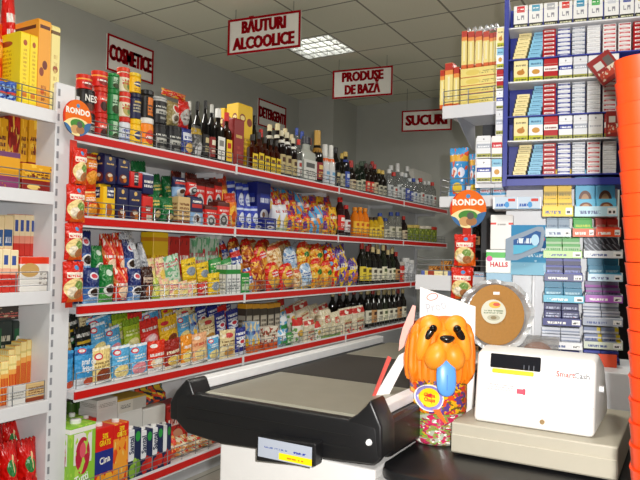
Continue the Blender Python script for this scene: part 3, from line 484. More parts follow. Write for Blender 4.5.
 'gumaqua': ('aqua gum pack', 'gum pack', '1f84a8', [('t', .1, .2, .9, .8, 2, 'c0e4ee'), ('r', 0, .0, 1, .2, '78c8dc')]),
 'gumwhite': ('silver white gum pack', 'gum pack', 'd8dce4', [('h', 4, .35, '8a94ac'), ('t', .1, .3, .9, .7, 1, '4a5a90')]),
 'gummag': ('grey and magenta gum pack', 'gum pack', '847ea0', [('h', 3, .4, 'a84ab0'), ('t', .1, .2, .9, .8, 2, '5a3a78')]),
 'gumnr': ('navy gum pack with red dot', 'gum pack', '161e62', [('e', .75, .3, .18, .25, 'd02c2c'), ('t', .1, .5, .9, .9, 2, 'c8d0e8')]),
 'gumby': ('blue and yellow gum pack', 'gum pack', '8894b4', [('r', .78, 0, 1, 1, 'e0c81c'), ('h', 3, .4, 'd8dce4'), ('t', .1, .2, .7, .8, 2, '3a4a8a')]),
 'halls': ('white and green cough drop box', 'sweet box', 'eceee8', [('r', 0, .66, 1, .9, '3ab43a'), ('e', .14, .62, .12, .12, 'd83a8a'), ('e', .9, .66, .14, .12, '8ac8d8')]),
 'whdisp': ('white dispenser box with red line', 'dispenser box', 'e4e2de', [('r', 0, .72, .25, .78, 'd8301c'), ('r', .8, .72, 1, .78, 'd8301c'), ('t', .3, .7, .7, .78, 1, '9a9894')]),
 'stripe': ('red, cream and blue cardboard sleeve', 'carton', 'f0e0a8', [('r', .0, 0, .12, 1, '5a6ab0'), ('r', .12, 0, .22, 1, 'e8d080'), ('r', .22, 0, .42, 1, 'a03a24'), ('r', .85, 0, 1, 1, '5a6ab4'), ('t', .5, .3, .78, .5, 1, 'a89a90')]),
 'goldcell': ('golden bag of pastries', 'pastry bag', 'c8862c', [('n', 5, .54, '7a3a12'), ('n', 7, .62, 'f0c878')]),
 'cigflap': ('dark red hanging card of cigarettes', 'card', '8a1c18', [('r', .15, .55, .5, .8, 'c8c4bc'), ('r', .1, .15, .9, .4, 'b83a22'), ('m', .1, .1, .9, .5, 8, .55, 'd8c8b0'), ('r', .6, .5, .9, .85, '5a5450')]),
}
def PM(s):
    d = S[s]
    return print_mat(s, d[2], d[3], rough=.3 if 'pouch' in d[1] or 'bag' in d[1] else .42, wrinkle=.35 if ('pouch' in d[1] or 'bag' in d[1] or 'sachet' in d[1]) else 0)

def proto(kind, style, vis=1., seed=0):
    """list of (part name, mesh) for a pack"""
    k = (kind, style, round(vis, 1), seed)
    if k in MESH: return MESH[k]
    v = round(vis, 1)
    if kind == 'box': r = [('', m_box(PM(style)))]
    elif kind == 'pouch': r = [('', m_pouch(PM(style), 1., v, seed))]
    elif kind == 'bag': r = [('', m_pouch(PM(style), 1., v, seed, True))]
    elif kind == 'sachet': r = [('', m_pouch(PM(style), .55, v, seed))]
    elif kind == 'brick': r = [('', m_brick(PM(style), v))]
    elif kind == 'sack': r = [('', m_sack(PM(style), seed, v))]
    MESH[k] = r
    return r
NAMES = {}
def pack(name, parts, loc, scale, rz=0, rx=0, ry=0):
    if len(parts) == 1:
        return add(name, parts[0][1], None, loc, (rx, ry, rz), scale)
    root = bpy.data.objects.new(name, None); COL.objects.link(root); root.location = loc; root.rotation_euler = (rx, ry, rz); root.scale = scale; root.empty_display_size = .05
    for pn, me in parts: add(pn, me, root)
    return root
def snake(cat): return cat.replace(' ', '_').replace('-', '_')

# ================================================================== ROOM
WY, CZ, BX = 4.30, 3.19, 7.42
m_wall = mat('wall_paint', 'b9bab4', .9, vary=.04, scale=8)
def ceiling_mat():
    m = bpy.data.materials.new('ceiling_tiles'); m.use_nodes = True; N = m.node_tree.nodes; L = m.node_tree.links; p = N['Principled BSDF']
    tc = N.new('ShaderNodeTexCoord'); sp = N.new('ShaderNodeSeparateXYZ'); L.new(tc.outputs['Object'], sp.inputs[0])
    def mth(op, a, b):
        n = N.new('ShaderNodeMath'); n.operation = op
        for i, x in enumerate((a, b)):
            if isinstance(x, (int, float)): n.inputs[i].default_value = x
            else: L.new(x, n.inputs[i])
        return n.outputs[0]
    fx = mth('FRACT', mth('DIVIDE', mth('SUBTRACT', sp.outputs['X'], 4.86-5.55), .555), 0)
    fy = mth('FRACT', mth('DIVIDE', mth('SUBTRACT', sp.outputs['Y'], 2.78-16.65), .555), 0)
    g = mth('MAXIMUM', mth('LESS_THAN', fx, .03), mth('LESS_THAN', fy, .03))
    nz = N.new('ShaderNodeTexNoise'); nz.inputs['Scale'].default_value = 90; L.new(tc.outputs['Object'], nz.inputs['Vector'])
    mx0 = N.new('ShaderNodeMix'); mx0.data_type = 'RGBA'; L.new(nz.outputs['Fac'], mx0.inputs['Factor']); mx0.inputs['A'].default_value = lin('e0dfc8'); mx0.inputs['B'].default_value = lin('eceada')
    mx = N.new('ShaderNodeMix'); mx.data_type = 'RGBA'; L.new(g, mx.inputs['Factor']); L.new(mx0.outputs['Result'], mx.inputs['A']); mx.inputs['B'].default_value = lin('918f80')
    L.new(mx.outputs['Result'], p.inputs['Base Color']); p.inputs['Roughness'].default_value = .95
    return m
def floor_mat():
    m = bpy.data.materials.new('floor_tiles'); m.use_nodes = True; N = m.node_tree.nodes; L = m.node_tree.links; p = N['Principled BSDF']
    tc = N.new('ShaderNodeTexCoord'); br = N.new('ShaderNodeTexBrick'); br.offset = 0; br.inputs['Scale'].default_value = 3
    br.inputs['Brick Width'].default_value = 1; br.inputs['Row Height'].default_value = 1; br.inputs['Mortar Size'].default_value = .015
    br.inputs['Color1'].default_value = lin('8f8b82'); br.inputs['Color2'].default_value = lin('99958b'); br.inputs['Mortar'].default_value = lin('5a5750')
    L.new(tc.outputs['Object'], br.inputs['Vector']); L.new(br.outputs['Color'], p.inputs['Base Color']); p.inputs['Roughness'].default_value = .4
    return m
X0R, Y0R = -1.6, -2.2
def struct(name, bm, m, parent=None):
    o = obj(name, bm, m, parent); o['kind'] = 'structure'; return o
struct('floor', box(X0R, BX+.1, Y0R, WY+.1, -.06, 0), floor_mat())
# ceiling with an opening for the lamp
LX0, LX1, LY0, LY1 = 4.88, 5.41, 2.79, 3.33
bm = BM()
for a in ((X0R, LX0, Y0R, WY+.1), (LX1, BX+.1, Y0R, WY+.1), (LX0, LX1, Y0R, LY0), (LX0, LX1, LY1, WY+.1)): bbox(bm, a[0], a[1], a[2], a[3], CZ, CZ+.05)
struct('ceiling', bm, ceiling_mat())
struct('wall_left', box(X0R, BX+.1, WY, WY+.1, 0, CZ), m_wall)
struct('wall_back', box(BX, BX+.1, Y0R, WY, 0, CZ), m_wall)
struct('wall_right', box(X0R, BX+.1, Y0R-.1, Y0R, 0, CZ), m_wall)
struct('wall_front', box(X0R-.1, X0R, Y0R-.1, WY+.1, 0, CZ), m_wall)
struct('pillar', box(6.80, BX, 3.80, WY, 0, CZ), m_wall)
# louvred lamp
lampm = mat('lamp_louvre', 'e8e8e4', .25, metal=.6)
t = thing('ceiling_lamp', 'recessed square ceiling lamp with shiny louvre grid above the hanging signs', 'ceiling lamp', ((LX0+LX1)/2, (LY0+LY1)/2, CZ))
hx, hy = (LX1-LX0)/2, (LY1-LY0)/2
bm = BM(); bbox(bm, -hx, hx, -hy, hy, .09, .10)
for a in ((-hx, -hx+.012, -hy, hy), (hx-.012, hx, -hy, hy), (-hx, hx, -hy, -hy+.012), (-hx, hx, hy-.012, hy)): bbox(bm, a[0], a[1], a[2], a[3], -.004, .09)
obj('lamp_housing', bm, mat('lamp_housing', 'dededa', .4), t)
bm = BM()
for i in range(1, 4):
    x = -hx+2*hx*i/4; bbox(bm, x-.012, x+.012, -hy, hy, -.002, .055)
for i in range(1, 7):
    y = -hy+2*hy*i/7; bbox(bm, -hx, hx, y-.006, y+.006, 0, .05)
obj('louvre', bm, lampm, t)
bm = BM()
for i in range(4): rod(bm, (-hx+2*hx*(i+.5)/4, -hy+.02, .07), (-hx+2*hx*(i+.5)/4, hy-.02, .07), .013, 10)
obj('fluorescent_tube', bm, mat('tube_glow', 'f4f6f4', .3, emit=5), t)

# ------------------------------------------------------------------ hanging signs
m_signw = mat('sign_white', 'f3f0ea', .9, vary=.03); m_signr = mat('sign_red', 'a3101a', .9)
for q_ in (m_signw, m_signr): q_.node_tree.nodes['Principled BSDF'].inputs['Specular IOR Level'].default_value = .05
def sign(words, ptl, ptr, zt, h, label, wallY=None, size=.16, sx=.62):
    a = onZ(*ptl, zt) if wallY is None else onY(*ptl, wallY); b = onZ(*ptr, zt) if wallY is None else onY(*ptr, wallY)
    if wallY is not None: zt = (a.z+b.z)/2
    a.z = b.z = zt
    d = b-a; w = d.length; rz = math.atan2(d.y, d.x)
    c = (a+b)/2
    t = thing('hanging_sign', label, 'sign', (c.x, c.y, zt-h), rz)
    obj('sign_panel', box(-w/2, w/2, 0, .012, 0, h), m_signw, t)
    bm = BM(); e = .016
    for q in ((-w/2, w/2, 0, e), (-w/2, w/2, h-e, h), (-w/2, -w/2+e, e, h-e), (w/2-e, w/2, e, h-e)): bbox(bm, q[0], q[1], -.006, .0, q[2], q[3])
    obj('sign_border', bm, m_signr, t)
    n = len(words)
    for i, (wd, fr_) in enumerate(words):
        base = text_mesh(wd, m_signr, 1., 1., .03)
        xs = [v.co.x for v in base.vertices]; ww = max(xs)-min(xs)
        kx = fr_*w/ww; b0 = BM(); off = .036*size/kx
        for dxx in (-off, off):
            me_ = base.copy()
            for v in me_.vertices: v.co.x += dxx
            b0.from_mesh(me_); bpy.data.meshes.remove(me_)
        me = bpy.data.meshes.new('lettering'); b0.to_mesh(me); b0.free(); me.materials.clear(); me.materials.append(m_signr)
        add('lettering', me, t, (0, -.002, h*(.5 if n == 1 else (.72, .27)[i])), (0, 0, 0), (kx, .15, size))
    if wallY is None:
        bm = BM()
        for x in (-w*.4, w*.4): rod(bm, (x, .006, h), (x, .006, h+(CZ-zt)), .002)
        obj('wire', bm, mat('wire_dark', '55554f', .4), t)
    return t
sign([('BĂUTURI', .6), ('ALCOOLICE', .84)], (228.5, 20.5), (301, 10), 3.11, .285, 'large hanging sign reading BĂUTURI ALCOOLICE in red letters', size=.132)
sign([('PRODUSE', .68), ('DE BAZĂ', .58)], (333, 71), (393, 65.5), 3.08, .285, 'hanging sign reading PRODUSE DE BAZĂ in red letters', size=.128)
sign([('SUCURI', .82)], (402, 111), (452, 108.5), 2.93, .245, 'white sign reading SUCURI in red letters beside the carton shelf', size=.16)
sign([('COSMETICE', .9)], (107.5, 34), (153.5, 50), 0, .31, 'slanted looking wall sign reading COSMETICE above the coffee tins', wallY=4.28, size=.18)
sign([('DETERGENTI', .92)], (258.5, 98), (286, 108), 0, .31, 'wall sign reading DETERGENTI half hidden behind whisky bottles', wallY=4.28, size=.17)

# ================================================================== MAIN SHELVING
YU, YL, YB = 2.485, 2.40, 2.35
BACK = 2.865
ZS = {1: 1.766, 2: 1.374, 3: .967, 4: .583, 5: .105}      # strip centre heights
YF = {1: YU, 2: YU, 3: YL, 4: YL, 5: YB}
TOPZ = {k: v+.012 for k, v in ZS.items()}
m_shelf = mat('white_enamel', 'dcdde0', .35, vary=.03); m_red = mat('price_strip_red', 'c8110d', .3, vary=.05)
m_wire = mat('chrome_wire', '8d8f92', .3, metal=.7); m_grey = mat('plinth_grey', 'b8b9bd', .5)
JX = [1.945, 3.20, 4.55, 5.90, 7.20]
def wire_guard(x0, x1, y, z, h=.085, step=.11, n=3, r=.0022):
    bm = BM()
    for i in range(n): zz = z+h*(i+1)/n; rod(bm, (x0, y, zz), (x1, y, zz), r, 5)
    k = max(1, round((x1-x0)/step))
    for i in range(k+1): x = x0+(x1-x0)*i/k; rod(bm, (x, y, z), (x, y, z+h), r, 5)
    return bm
BAYN = ['nearest', 'second', 'third', 'farthest']
BAYD = ['coffee and pudding packs', 'liquor, snacks and pasta', 'wine and vodka bottles', 'clear vodka bottles and jars']
for b in range(4):
    x0, x1 = JX[b]+.004, JX[b+1]-.004
    t = thing('shelving_bay', 'white gondola bay with red shelf edges, %s bay, holding %s' % (BAYN[b], BAYD[b]), 'shelving', ((x0+x1)/2, BACK, 0), 0, 'gondola bays along the aisle')
    cx = (x0+x1)/2
    obj('back_panel', box(x0-cx, x1-cx, 0, .02, .0, 1.90), m_shelf, t)
    obj('plinth', box(x0-cx, x1-cx, YB+.03-BACK, -.005, 0, .055), m_grey, t)
    bm = BM(); bbox(bm, x1-cx-.02, x1-cx, -.03, -.001, .06, 1.9)
    obj('upright', bm, m_shelf, t)
    for k in range(1, 6):
        y0 = YF[k]-BACK; z = TOPZ[k]
        bm = box(x0-cx, x1-cx, y0, -.032, z-.03, z)
        sh = obj('shelf', bm, m_shelf, t)
        bm = BM(); bbox(bm, x0-cx, x1-cx, y0-.012, y0-.001, ZS[k]-.028, ZS[k]-.0175); bbox(bm, x0-cx, x1-cx, y0-.012, y0-.001, ZS[k]+.0175, ZS[k]+.027); bbox(bm, x1-cx-.018, x1-cx, y0-.018, y0-.012, ZS[k]-.034, ZS[k]+.03)
        obj('shelf_lip', bm, m_shelf, sh)
        obj('price_strip', box(x0-cx, x1-cx-.019, y0-.015, y0-.003, ZS[k]-.017, ZS[k]+.017), m_red, sh)
        obj('wire_guard', wire_guard(x0-cx+.02, x1-cx-.02, y0+.008, z), m_wire, sh)
        if k < 5:
            for xx in (x0-cx+.03, x1-cx-.03):
                bm = BM(); prism(bm, [(xx-.003, z-.031), (xx+.003, z-.031), (xx+.003, z-.06), (xx-.003, z-.06)], -.25, -.035)
                obj('bracket', bm, m_shelf, sh)
# end panel of the gondola run
t = thing('end_upright', 'tall white slotted upright between the left rack and the aisle shelves', 'upright', (1.88, 2.41, 0))
bm = box(-.055, .045, 0, .44, 0, 1.975, bev=.004, seg=1); old = set(bm.faces)
for i in range(34): bbox(bm, -.048, -.038, -.002, .0005, .1+i*.055, .1+i*.055+.03)
for f in bm.faces:
    if f not in old: f.material_index = 1
obj('post', bm, [m_shelf, mat('slot_dark', '8a8c92', .6)], t)

# ---------------------------------------------------------------- product rows
class Row:
    def __init__(s, shelf, yf, d, place, ztop=None):
        s.k = shelf; s.yf = yf; s.d = d; s.place = place; s.z = ztop if ztop is not None else TOPZ[shelf]; s.items = []
PLACED = []   # (x0,x1,yf,d,z1)
def row(r, items, over=None, vis=1., gap=.0015, tilt=0.):
    """items: (kind, style, px0, px1, pytop, extra)"""
    its = []
    for it in items:
        kind, style, a, b, yt = it[:5]; ex = it[5] if len(it) > 5 else {}
        yb = yt+25
        A = onY(a, yb, r.yf).x; B = onY(b, yb, r.yf).x; zt = onY((a+b)/2, yt, r.yf).z
        its.append([A, B, zt, kind, style, ex, (a+b)/2])
    its.sort(key=lambda i: i[0])
    out = []
    for i, it in enumerate(its):
        if i and it[0] < its[i-1][1]+gap:
            mid = (it[0]+its[i-1][1])/2; its[i-1][1] = mid-gap/2; it[0] = mid+gap/2
    for A, B, zt, kind, style, ex, px in its:
        z0 = r.z
        if over is not None:
            sup = [o['z1'] for o in over if o['x0'] < B-.004 and o['x1'] > A+.004]
            if sup: z0 = max(sup)+.0005
        if r.k in (2, 3, 4, 5): zt = min(zt, TOPZ[r.k-1]-.036 if YF[r.k-1] < r.yf else zt)
        w = max(.01, B-A); h = max(.03, zt-z0)
        place = ex.get('place', r.place)
        rz = ex.get('rz', rnd.uniform(-.03, .03)); rx = ex.get('rx', 0)
        v = ex.get('vis', vis)
        seed = rnd.randrange(3); ry = 0; lift = 0
        if kind in ('jar', 'tin'):
            parts = jar(style, ex['lid'], kind == 'tin'); d = min(w, r.d); sc = (w, d, h); rx = 0
            desc, cat = S[style][0], S[style][1]
        elif kind == 'carton':
            parts = carton(style, ex.get('cap', 'e8e8e4')); d = min(r.d, w*1.1); sc = (w, d, h); desc, cat = S[style][:2]; rx = 0
        elif kind == 'bottle':
            parts = bottle(*style[1:]); d = min(w, r.d); sc = (w, d, h); desc = style[0]; cat = 'bottle'; rx = 0
        else:
            parts = proto(kind, style, v, seed); d = ex.get('d', r.d); sc = (w, d, h); desc, cat = S[style][:2]
            if tilt and kind in ('bag', 'sack', 'pouch', 'sachet') and not ex.get('txt') and not (style.startswith('cup') or style == 'browncup'):
                ry = tilt+rnd.uniform(-.05, .05); lift = abs(math.sin(ry))*w/2
        o = pack(snake(cat), parts, ((A+B)/2, r.yf, z0+lift), (sc[0], sc[1], sc[2]-lift*1.2) if lift else sc, rz, rx, ry)
        reg(o, ex.get('desc', desc), cat, place, px)
        tx_ = ex.get('txt', [])
        for s_, hx_, size, zf, rot, sx_, *xo in (tx_ if isinstance(tx_, list) else [tx_]):
            me = text_mesh(s_, mat('ink', hx_, .5), size, sx_, .02)
            q = add('lettering', me, None, ((A+B)/2+(xo[0]*w if xo else 0), r.yf-.0015, z0+h*zf), (0, rot, 0))
            if o.type == 'EMPTY' or True:
                q.parent = o; q.matrix_parent_inverse = Matrix.LocRotScale(o.location, o.rotation_euler, o.scale).inverted()
        out.append(dict(x0=A, x1=B, z1=z0+h, o=o))
    return out
def jx(style, lid, a, b, yt, kind='jar', **k): return (kind, style, a, b, yt, dict(lid=lid, **k))

# ---- top shelf
r1 = Row(1, 2.525, .075, 'top shelf lower tier')
b0 = row(r1, [
 jx('blktin', '1a1818', 82, 98.5, 113, 'tin'), jx('redjar', 'c82014', 99, 110.5, 113), jx('greenjar', '147a34', 111, 122, 115), jx('bluejar', 'd02818', 122.5, 133, 117), jx('yelljar', 'f0c418', 133.5, 144, 119), jx('orjar', 'e8e6e0', 145, 156.5, 118),
 jx('blktin', '1c1a1c', 157, 170, 124, 'tin'), jx('blktin', '1c1a1c', 171, 184.5, 126, 'tin'), ('pouch', 'bluered', 185, 195.5, 128), ('pouch', 'silverp', 196, 205, 125)])
b1 = row(Row(1, 2.525, .075, 'top shelf second tier'), [
 jx('neslate', '141012', 82, 98.5, 89.5, 'tin', txt=('NES', 'f0efe8', .045, .6, 0, .9)), jx('redjar', 'd03a20', 99, 110.5, 87), jx('greenjar', '147a34', 111, 122, 89), jx('creamjar', 'd8301c', 122.5, 133, 92), jx('navyjar', '16183a', 133.5, 144, 93), jx('blkor', '1a1a1c', 145, 156.5, 90),
 jx('blktin', 'b8b8b4', 157, 170, 97, 'tin'), ('pouch', 'goldp', 171, 182.5, 101), ('pouch', 'redgrey', 183, 192.5, 100)], over=b0)
row(Row(1, 2.525, .075, 'top shelf topmost tier'), [
 jx('redtin', 'd02a14', 82, 95.5, 74.5, 'tin'), jx('redtin', 'e03a1c', 97, 111, 71, 'tin'), jx('greenjar', '1d8a40', 111.5, 122, 73.5), jx('creamjar', 'e0401c', 122.5, 132.5, 67.5), jx('yelljar', 'e8c830', 133, 144, 73)], over=b1)
row(Row(1, 2.53, .07, 'on top of the black tins'), [('sachet', 'redbag', 166, 190.5, 90.5, dict(d=.08))], over=b1)
# bottles of the top shelf: (desc, shape, glass, cap, label, ink, neck, clear, big)
BLK = ('black liquor bottle', 'wine', '0d0b0c', '141214', '1c1a1a', 'c8b888', None)
BLKW = ('black liquor bottle with pale neck', 'wine', '0d0b0c', 'c8c8c0', '8a1c18', 'e8e0c8', None)
WHL = ('white labelled bottle with white cap', 'square', '1a1614', 'e8e6e0', 'efeee8', '8a8a84', None)
REDC = ('dark bottle with red cap and yellow label', 'square', '2a1408', 'd01810', 'f0c828', 'c02818', None)
WHI = ('amber whisky bottle with yellow label', 'square', '3a1206', '1a1410', 'e8c82c', '6a3a10', None)
WHIR = ('amber whisky bottle with red cap', 'square', '401408', 'c02014', 'e8c82c', '6a3a10', None)
CRM = ('dark wine bottle with cream cap', 'spirit', '16090a', 'e8d8a8', '2a1210', 'b89048', 'e8e2cc')
CRW = ('dark wine bottle with white neck label', 'spirit', '14080a', 'd8d0b0', 'b8a878', '4a2a18', 'f0eee4')
SIL = ('clear vermouth bottle with white label', 'square', 'b8bcb4', '2a2a3a', 'd8d8d2', '5a5a58', None)
BLC = ('clear bottle with blue cap', 'vodka', 'a8acb0', '2a4aa8', 'd0d4da', '5a6a98', None, True)
RDC = ('clear bottle with red cap', 'vodka', 'a8aaa8', 'd02818', 'd0d0cc', 'a83a30', None, True)
CHA = ('champagne bottle with gold foil', 'champ', '0e0c08', 'c89a3a', '8a1822', 'e0c070', 'a87a28')
WOR = ('white bottle with orange and blue bands', 'champ', 'dcdcda', 'eeeeea', 'cfd2d8', '6aa0c8', 'ee6a1c')
BLUE = ('dark bottle with blue label', 'spirit', '12121c', 'c8a850', '3c52a8', 'c8d0e8', '2a3a8a')
RED2 = ('dark bottle with red capsule', 'wine', '180a0a', 'b02018', 'c8b898', '4a2a20', None)
GRN = ('dark green bottle with pale label', 'wine', '0e1a12', '28402a', 'c4c0a8', '3a4a38', None)
REDL = ('dark bottle with red label', 'wine', '1a0c0a', '3a1414', 'cc2a18', 'f0d8b0', None)
GOLDC = ('dark bottle with gold cap', 'wine', '100c0a', 'd0b050', 'b8b4a0', '3a3a34', None)
VOD = ('clear vodka bottle with pale cap', 'vodka', 'b4b8b8', 'd8d8d8', 'c4c8ca', '6a7078', None, True)
VODB = ('clear vodka bottle with blue label', 'vodka', 'a8b0b4', 'd0d4d8', '3a4a98', 'd8dcea', None, True)
def B(st, a, b, yt): return ('bottle', st, a, b, yt)
r1f = Row(1, 2.525, .1, 'top shelf front row')
row(r1f, [B(BLK, 205.5, 211.5, 100), B(BLKW, 212, 218, 104), B(WHL, 218.5, 226.5, 108), B(REDC, 227, 233.3, 112), ('box', 'dkred', 234, 244, 119, dict(rz=0)),
 B(WHI, 253, 259, 134), B(WHI, 259.3, 265, 132), B(WHI, 265.3, 271, 137), B(WHI, 271.3, 276.5, 139), B(WHI, 276.8, 282, 140),
 B(CRW, 282.3, 287.5, 130), B(CRW, 288, 293.5, 132), B(CRW, 294, 299, 138), B(RDC, 299.3, 303.5, 139),
 B(SIL, 304, 318.5, 136), B(CHA, 319, 326, 130), B(WOR, 326.5, 331.8, 144), B(WOR, 332.3, 337, 145), B(BLK, 337.3, 342.5, 147), B(GOLDC, 343, 346.7, 153), B(BLUE, 347, 351.5, 151.5),
 B(RED2, 353, 358, 163), B(GRN, 358.5, 362.5, 164), B(GRN, 363, 367.3, 161), B(REDL, 367.6, 371.5, 163), B(REDL, 372, 376, 164), B(RED2, 376.3, 380, 164), B(GOLDC, 380.3, 384, 169), B(GOLDC, 384.4, 388.5, 170),
 B(VOD, 391, 395, 169), B(RDC, 395.5, 399, 172), B(VOD, 399.5, 403, 167), B(VOD, 403.5, 407, 172), B(VODB, 407.5, 411, 173), B(VODB, 411.5, 415, 178), B(BLC, 415.5, 418.5, 178), B(VOD, 419, 422, 180), B(RDC, 422.5, 426, 178), B(VOD, 426.5, 430, 181), B(VOD, 430.5, 434, 181), B(RDC, 434.5, 437.5, 182)])
r1b = Row(1, 2.64, .1, 'top shelf back row')
row(r1b, [B(BLKW, 189.5, 195.5, 101), B(BLK, 197.5, 204.5, 101), ('box', 'yellbox', 238, 252.5, 105, dict(rz=0)), B(BLK, 255, 260, 115), B(WHIR, 261.5, 266.5, 129), B(CRM, 270.5, 276.5, 124), B(CRM, 278.5, 284.5, 123), B(CRM, 286, 291.5, 128), B(CRM, 292.5, 297, 134),
 B(BLC, 297.5, 301.5, 127.5), B(BLC, 303, 307.5, 131), B(RDC, 310.5, 315, 138), B(RED2, 353, 358, 160), B(GRN, 366, 370, 161), B(RED2, 374, 378, 161), B(VOD, 393, 397, 165), B(VOD, 399.5, 403.5, 163), B(VOD, 409, 413, 166)])
r1c = Row(1, 2.76, .08, 'rear of top shelf')
row(r1c, [('box', 'yellbox', 224, 238, 110, dict(rz=0, desc='yellow gift box behind the red capped bottle')), ('box', 'whcase', 413, 441, 173, dict(rz=0, desc='long pale cardboard case behind the vodka'))])

# ---- second shelf
r2 = Row(2, 2.525, .085, 'second shelf front row')
f2 = row(r2, [
 ('pouch', 'orpouch', 86, 102.5, 188), ('brick', 'yelnav', 103, 115, 184), ('brick', 'navybr', 116.5, 128.5, 185), ('brick', 'navybr', 129, 141.5, 187.5), ('brick', 'redbr', 142, 153, 194),
 ('pouch', 'greenp', 153.5, 164.5, 190), ('pouch', 'greenp', 165, 177, 197), ('box', 'tanbox', 178, 190, 197), ('brick', 'bluecup', 190.5, 203, 196), ('brick', 'redcup', 205, 217, 204.5), ('brick', 'redcup', 217.8, 229.5, 200), ('pouch', 'orgold', 230, 241.5, 193),
 ('sachet', 'bluepk', 242, 248.5, 205), ('sachet', 'bluepk', 249, 255.5, 206), ('sachet', 'bluepk', 256, 262.5, 206), ('box', 'bluebig', 263.5, 276, 218, dict(desc='small dark blue cereal box')), ('pouch', 'whitepk', 276.5, 283, 205), ('pouch', 'whitepk', 283.5, 290.5, 204.5),
 ('pouch', 'purple', 291, 298, 210), ('pouch', 'rdsnack', 298.5, 305.5, 214), ('pouch', 'purple', 306, 312.5, 212), ('pouch', 'ltblue', 313, 319, 211), ('pouch', 'ltblue', 319.5, 326, 206), ('pouch', 'purple', 326.5, 332.5, 210), ('pouch', 'yelbag', 333, 340, 207),
 B(('dark juice bottle with red cap', 'juice', '2a0c10', 'd01c14', 'd8261c', 'f0e8e0', None), 341, 347, 197), B(('dark juice bottle with white label', 'juice', '2a0c10', 'c81c18', 'dcd8d8', 'a02020', None), 347.3, 352.5, 205),
 B(('orange juice bottle', 'juice', 'e0781a', 'e89020', 'f0b828', 'c85a10', None), 356.5, 361, 207), B(('orange juice bottle', 'juice', 'e0781a', 'e89020', 'f0b828', 'c85a10', None), 361.3, 366, 207), B(('orange juice bottle', 'juice', 'e0781a', 'e89020', 'f0b828', 'c85a10', None), 366.3, 371, 208),
 B(('small yellow syrup bottle', 'juice', 'c8a020', '3a2a18', 'e8c838', '8a5a10', None), 372.5, 376.5, 217), B(('small yellow syrup bottle', 'juice', 'c8a020', '3a2a18', 'e8c838', '8a5a10', None), 377, 381, 217), B(('small yellow syrup bottle', 'juice', 'c8a020', '2a4aa0', 'e8c838', '8a5a10', None), 381.5, 385.5, 213),
 B(('clear jar bottle with blue cap', 'vodka', 'b0b0a8', '28408c', 'c8c4b0', '6a6a50', None, True), 387, 391, 218), B(('clear jar bottle with blue cap', 'vodka', 'b0b0a8', '28408c', 'c8c4b0', '6a6a50', None, True), 392, 397, 212), B(('clear jar bottle with blue cap', 'vodka', 'b0b0a8', '28408c', 'c8c4b0', '6a6a50', None, True), 398.5, 403.5, 212), B(RED2, 405, 409, 216),
 jx('olive', 'c8b060', 410, 415.5, 225, desc='pickle jar with gold lid'), jx('olive', 'c8b060', 416, 421.5, 225, desc='pickle jar with gold lid'), jx('olive', 'd8d0c0', 422, 427, 226, desc='pickle jar with pale lid'), jx('olive', 'd8d0c0', 427.5, 433, 226, desc='pickle jar with pale lid'), jx('olive', 'b83020', 433.5, 438.5, 227, desc='pickle jar with red lid')], tilt=-0.06)
row(Row(2, 2.525, .08, 'second shelf upper stack'), [
 ('pouch', 'orpouch', 87, 101.5, 153), ('brick', 'navybr', 104, 116, 153), ('brick', 'navybr', 118, 129.5, 157), ('brick', 'redblue', 130, 142.5, 171), ('brick', 'navycafe', 143, 153.5, 172),
 ('pouch', 'bluecup', 177, 189, 177, dict(desc='navy coffee pouch leaning')), ('pouch', 'redcup', 190, 200, 179, dict(desc='red coffee pouch with silver cup'))], over=f2)
r2b = Row(2, 2.63, .09, 'second shelf back row')
row(r2b, [('brick', 'yelnav', 97, 105.5, 152, dict(desc='yellow coffee pack with navy label')), ('pouch', 'greenp', 141, 155, 158), ('pouch', 'greenp', 158.5, 170, 174), ('pouch', 'greenp', 170.5, 179, 176), ('brick', 'redcup', 195, 205, 178), ('brick', 'redcup', 205.5, 214, 180), ('brick', 'redcup', 214.5, 222, 178), ('pouch', 'orgold', 222.5, 234, 175),
 ('sachet', 'bluepk', 236, 243.5, 181), ('sachet', 'bluepk', 244, 250.5, 183), ('sachet', 'bluepk', 251, 256, 184), ('box', 'bluebig', 257, 270.5, 179, dict(rz=0)), ('pouch', 'whitepk', 271, 279, 190), ('pouch', 'rdsnack', 280, 287, 191), ('pouch', 'rdsnack', 287.5, 294, 193), ('pouch', 'purple', 294.5, 301, 194), ('pouch', 'ltblue', 301.5, 308, 194), ('pouch', 'rdsnack', 308.5, 315, 196), ('pouch', 'purple', 315.5, 322, 195), ('pouch', 'yelbag', 322.5, 329, 195), ('pouch', 'purple', 329.5, 336, 196)], vis=.7, tilt=-0.14)
row(Row(2, 2.73, .09, 'rear of second shelf'), [('pouch', 'brownp', 176, 186, 171), ('pouch', 'brownp', 190, 200, 172), ('pouch', 'brownp', 200.5, 211, 172), ('pouch', 'ltblue', 272, 284, 186), ('pouch', 'ltblue', 286, 299, 190), ('pouch', 'brownp', 211.5, 220, 173)], vis=.6)

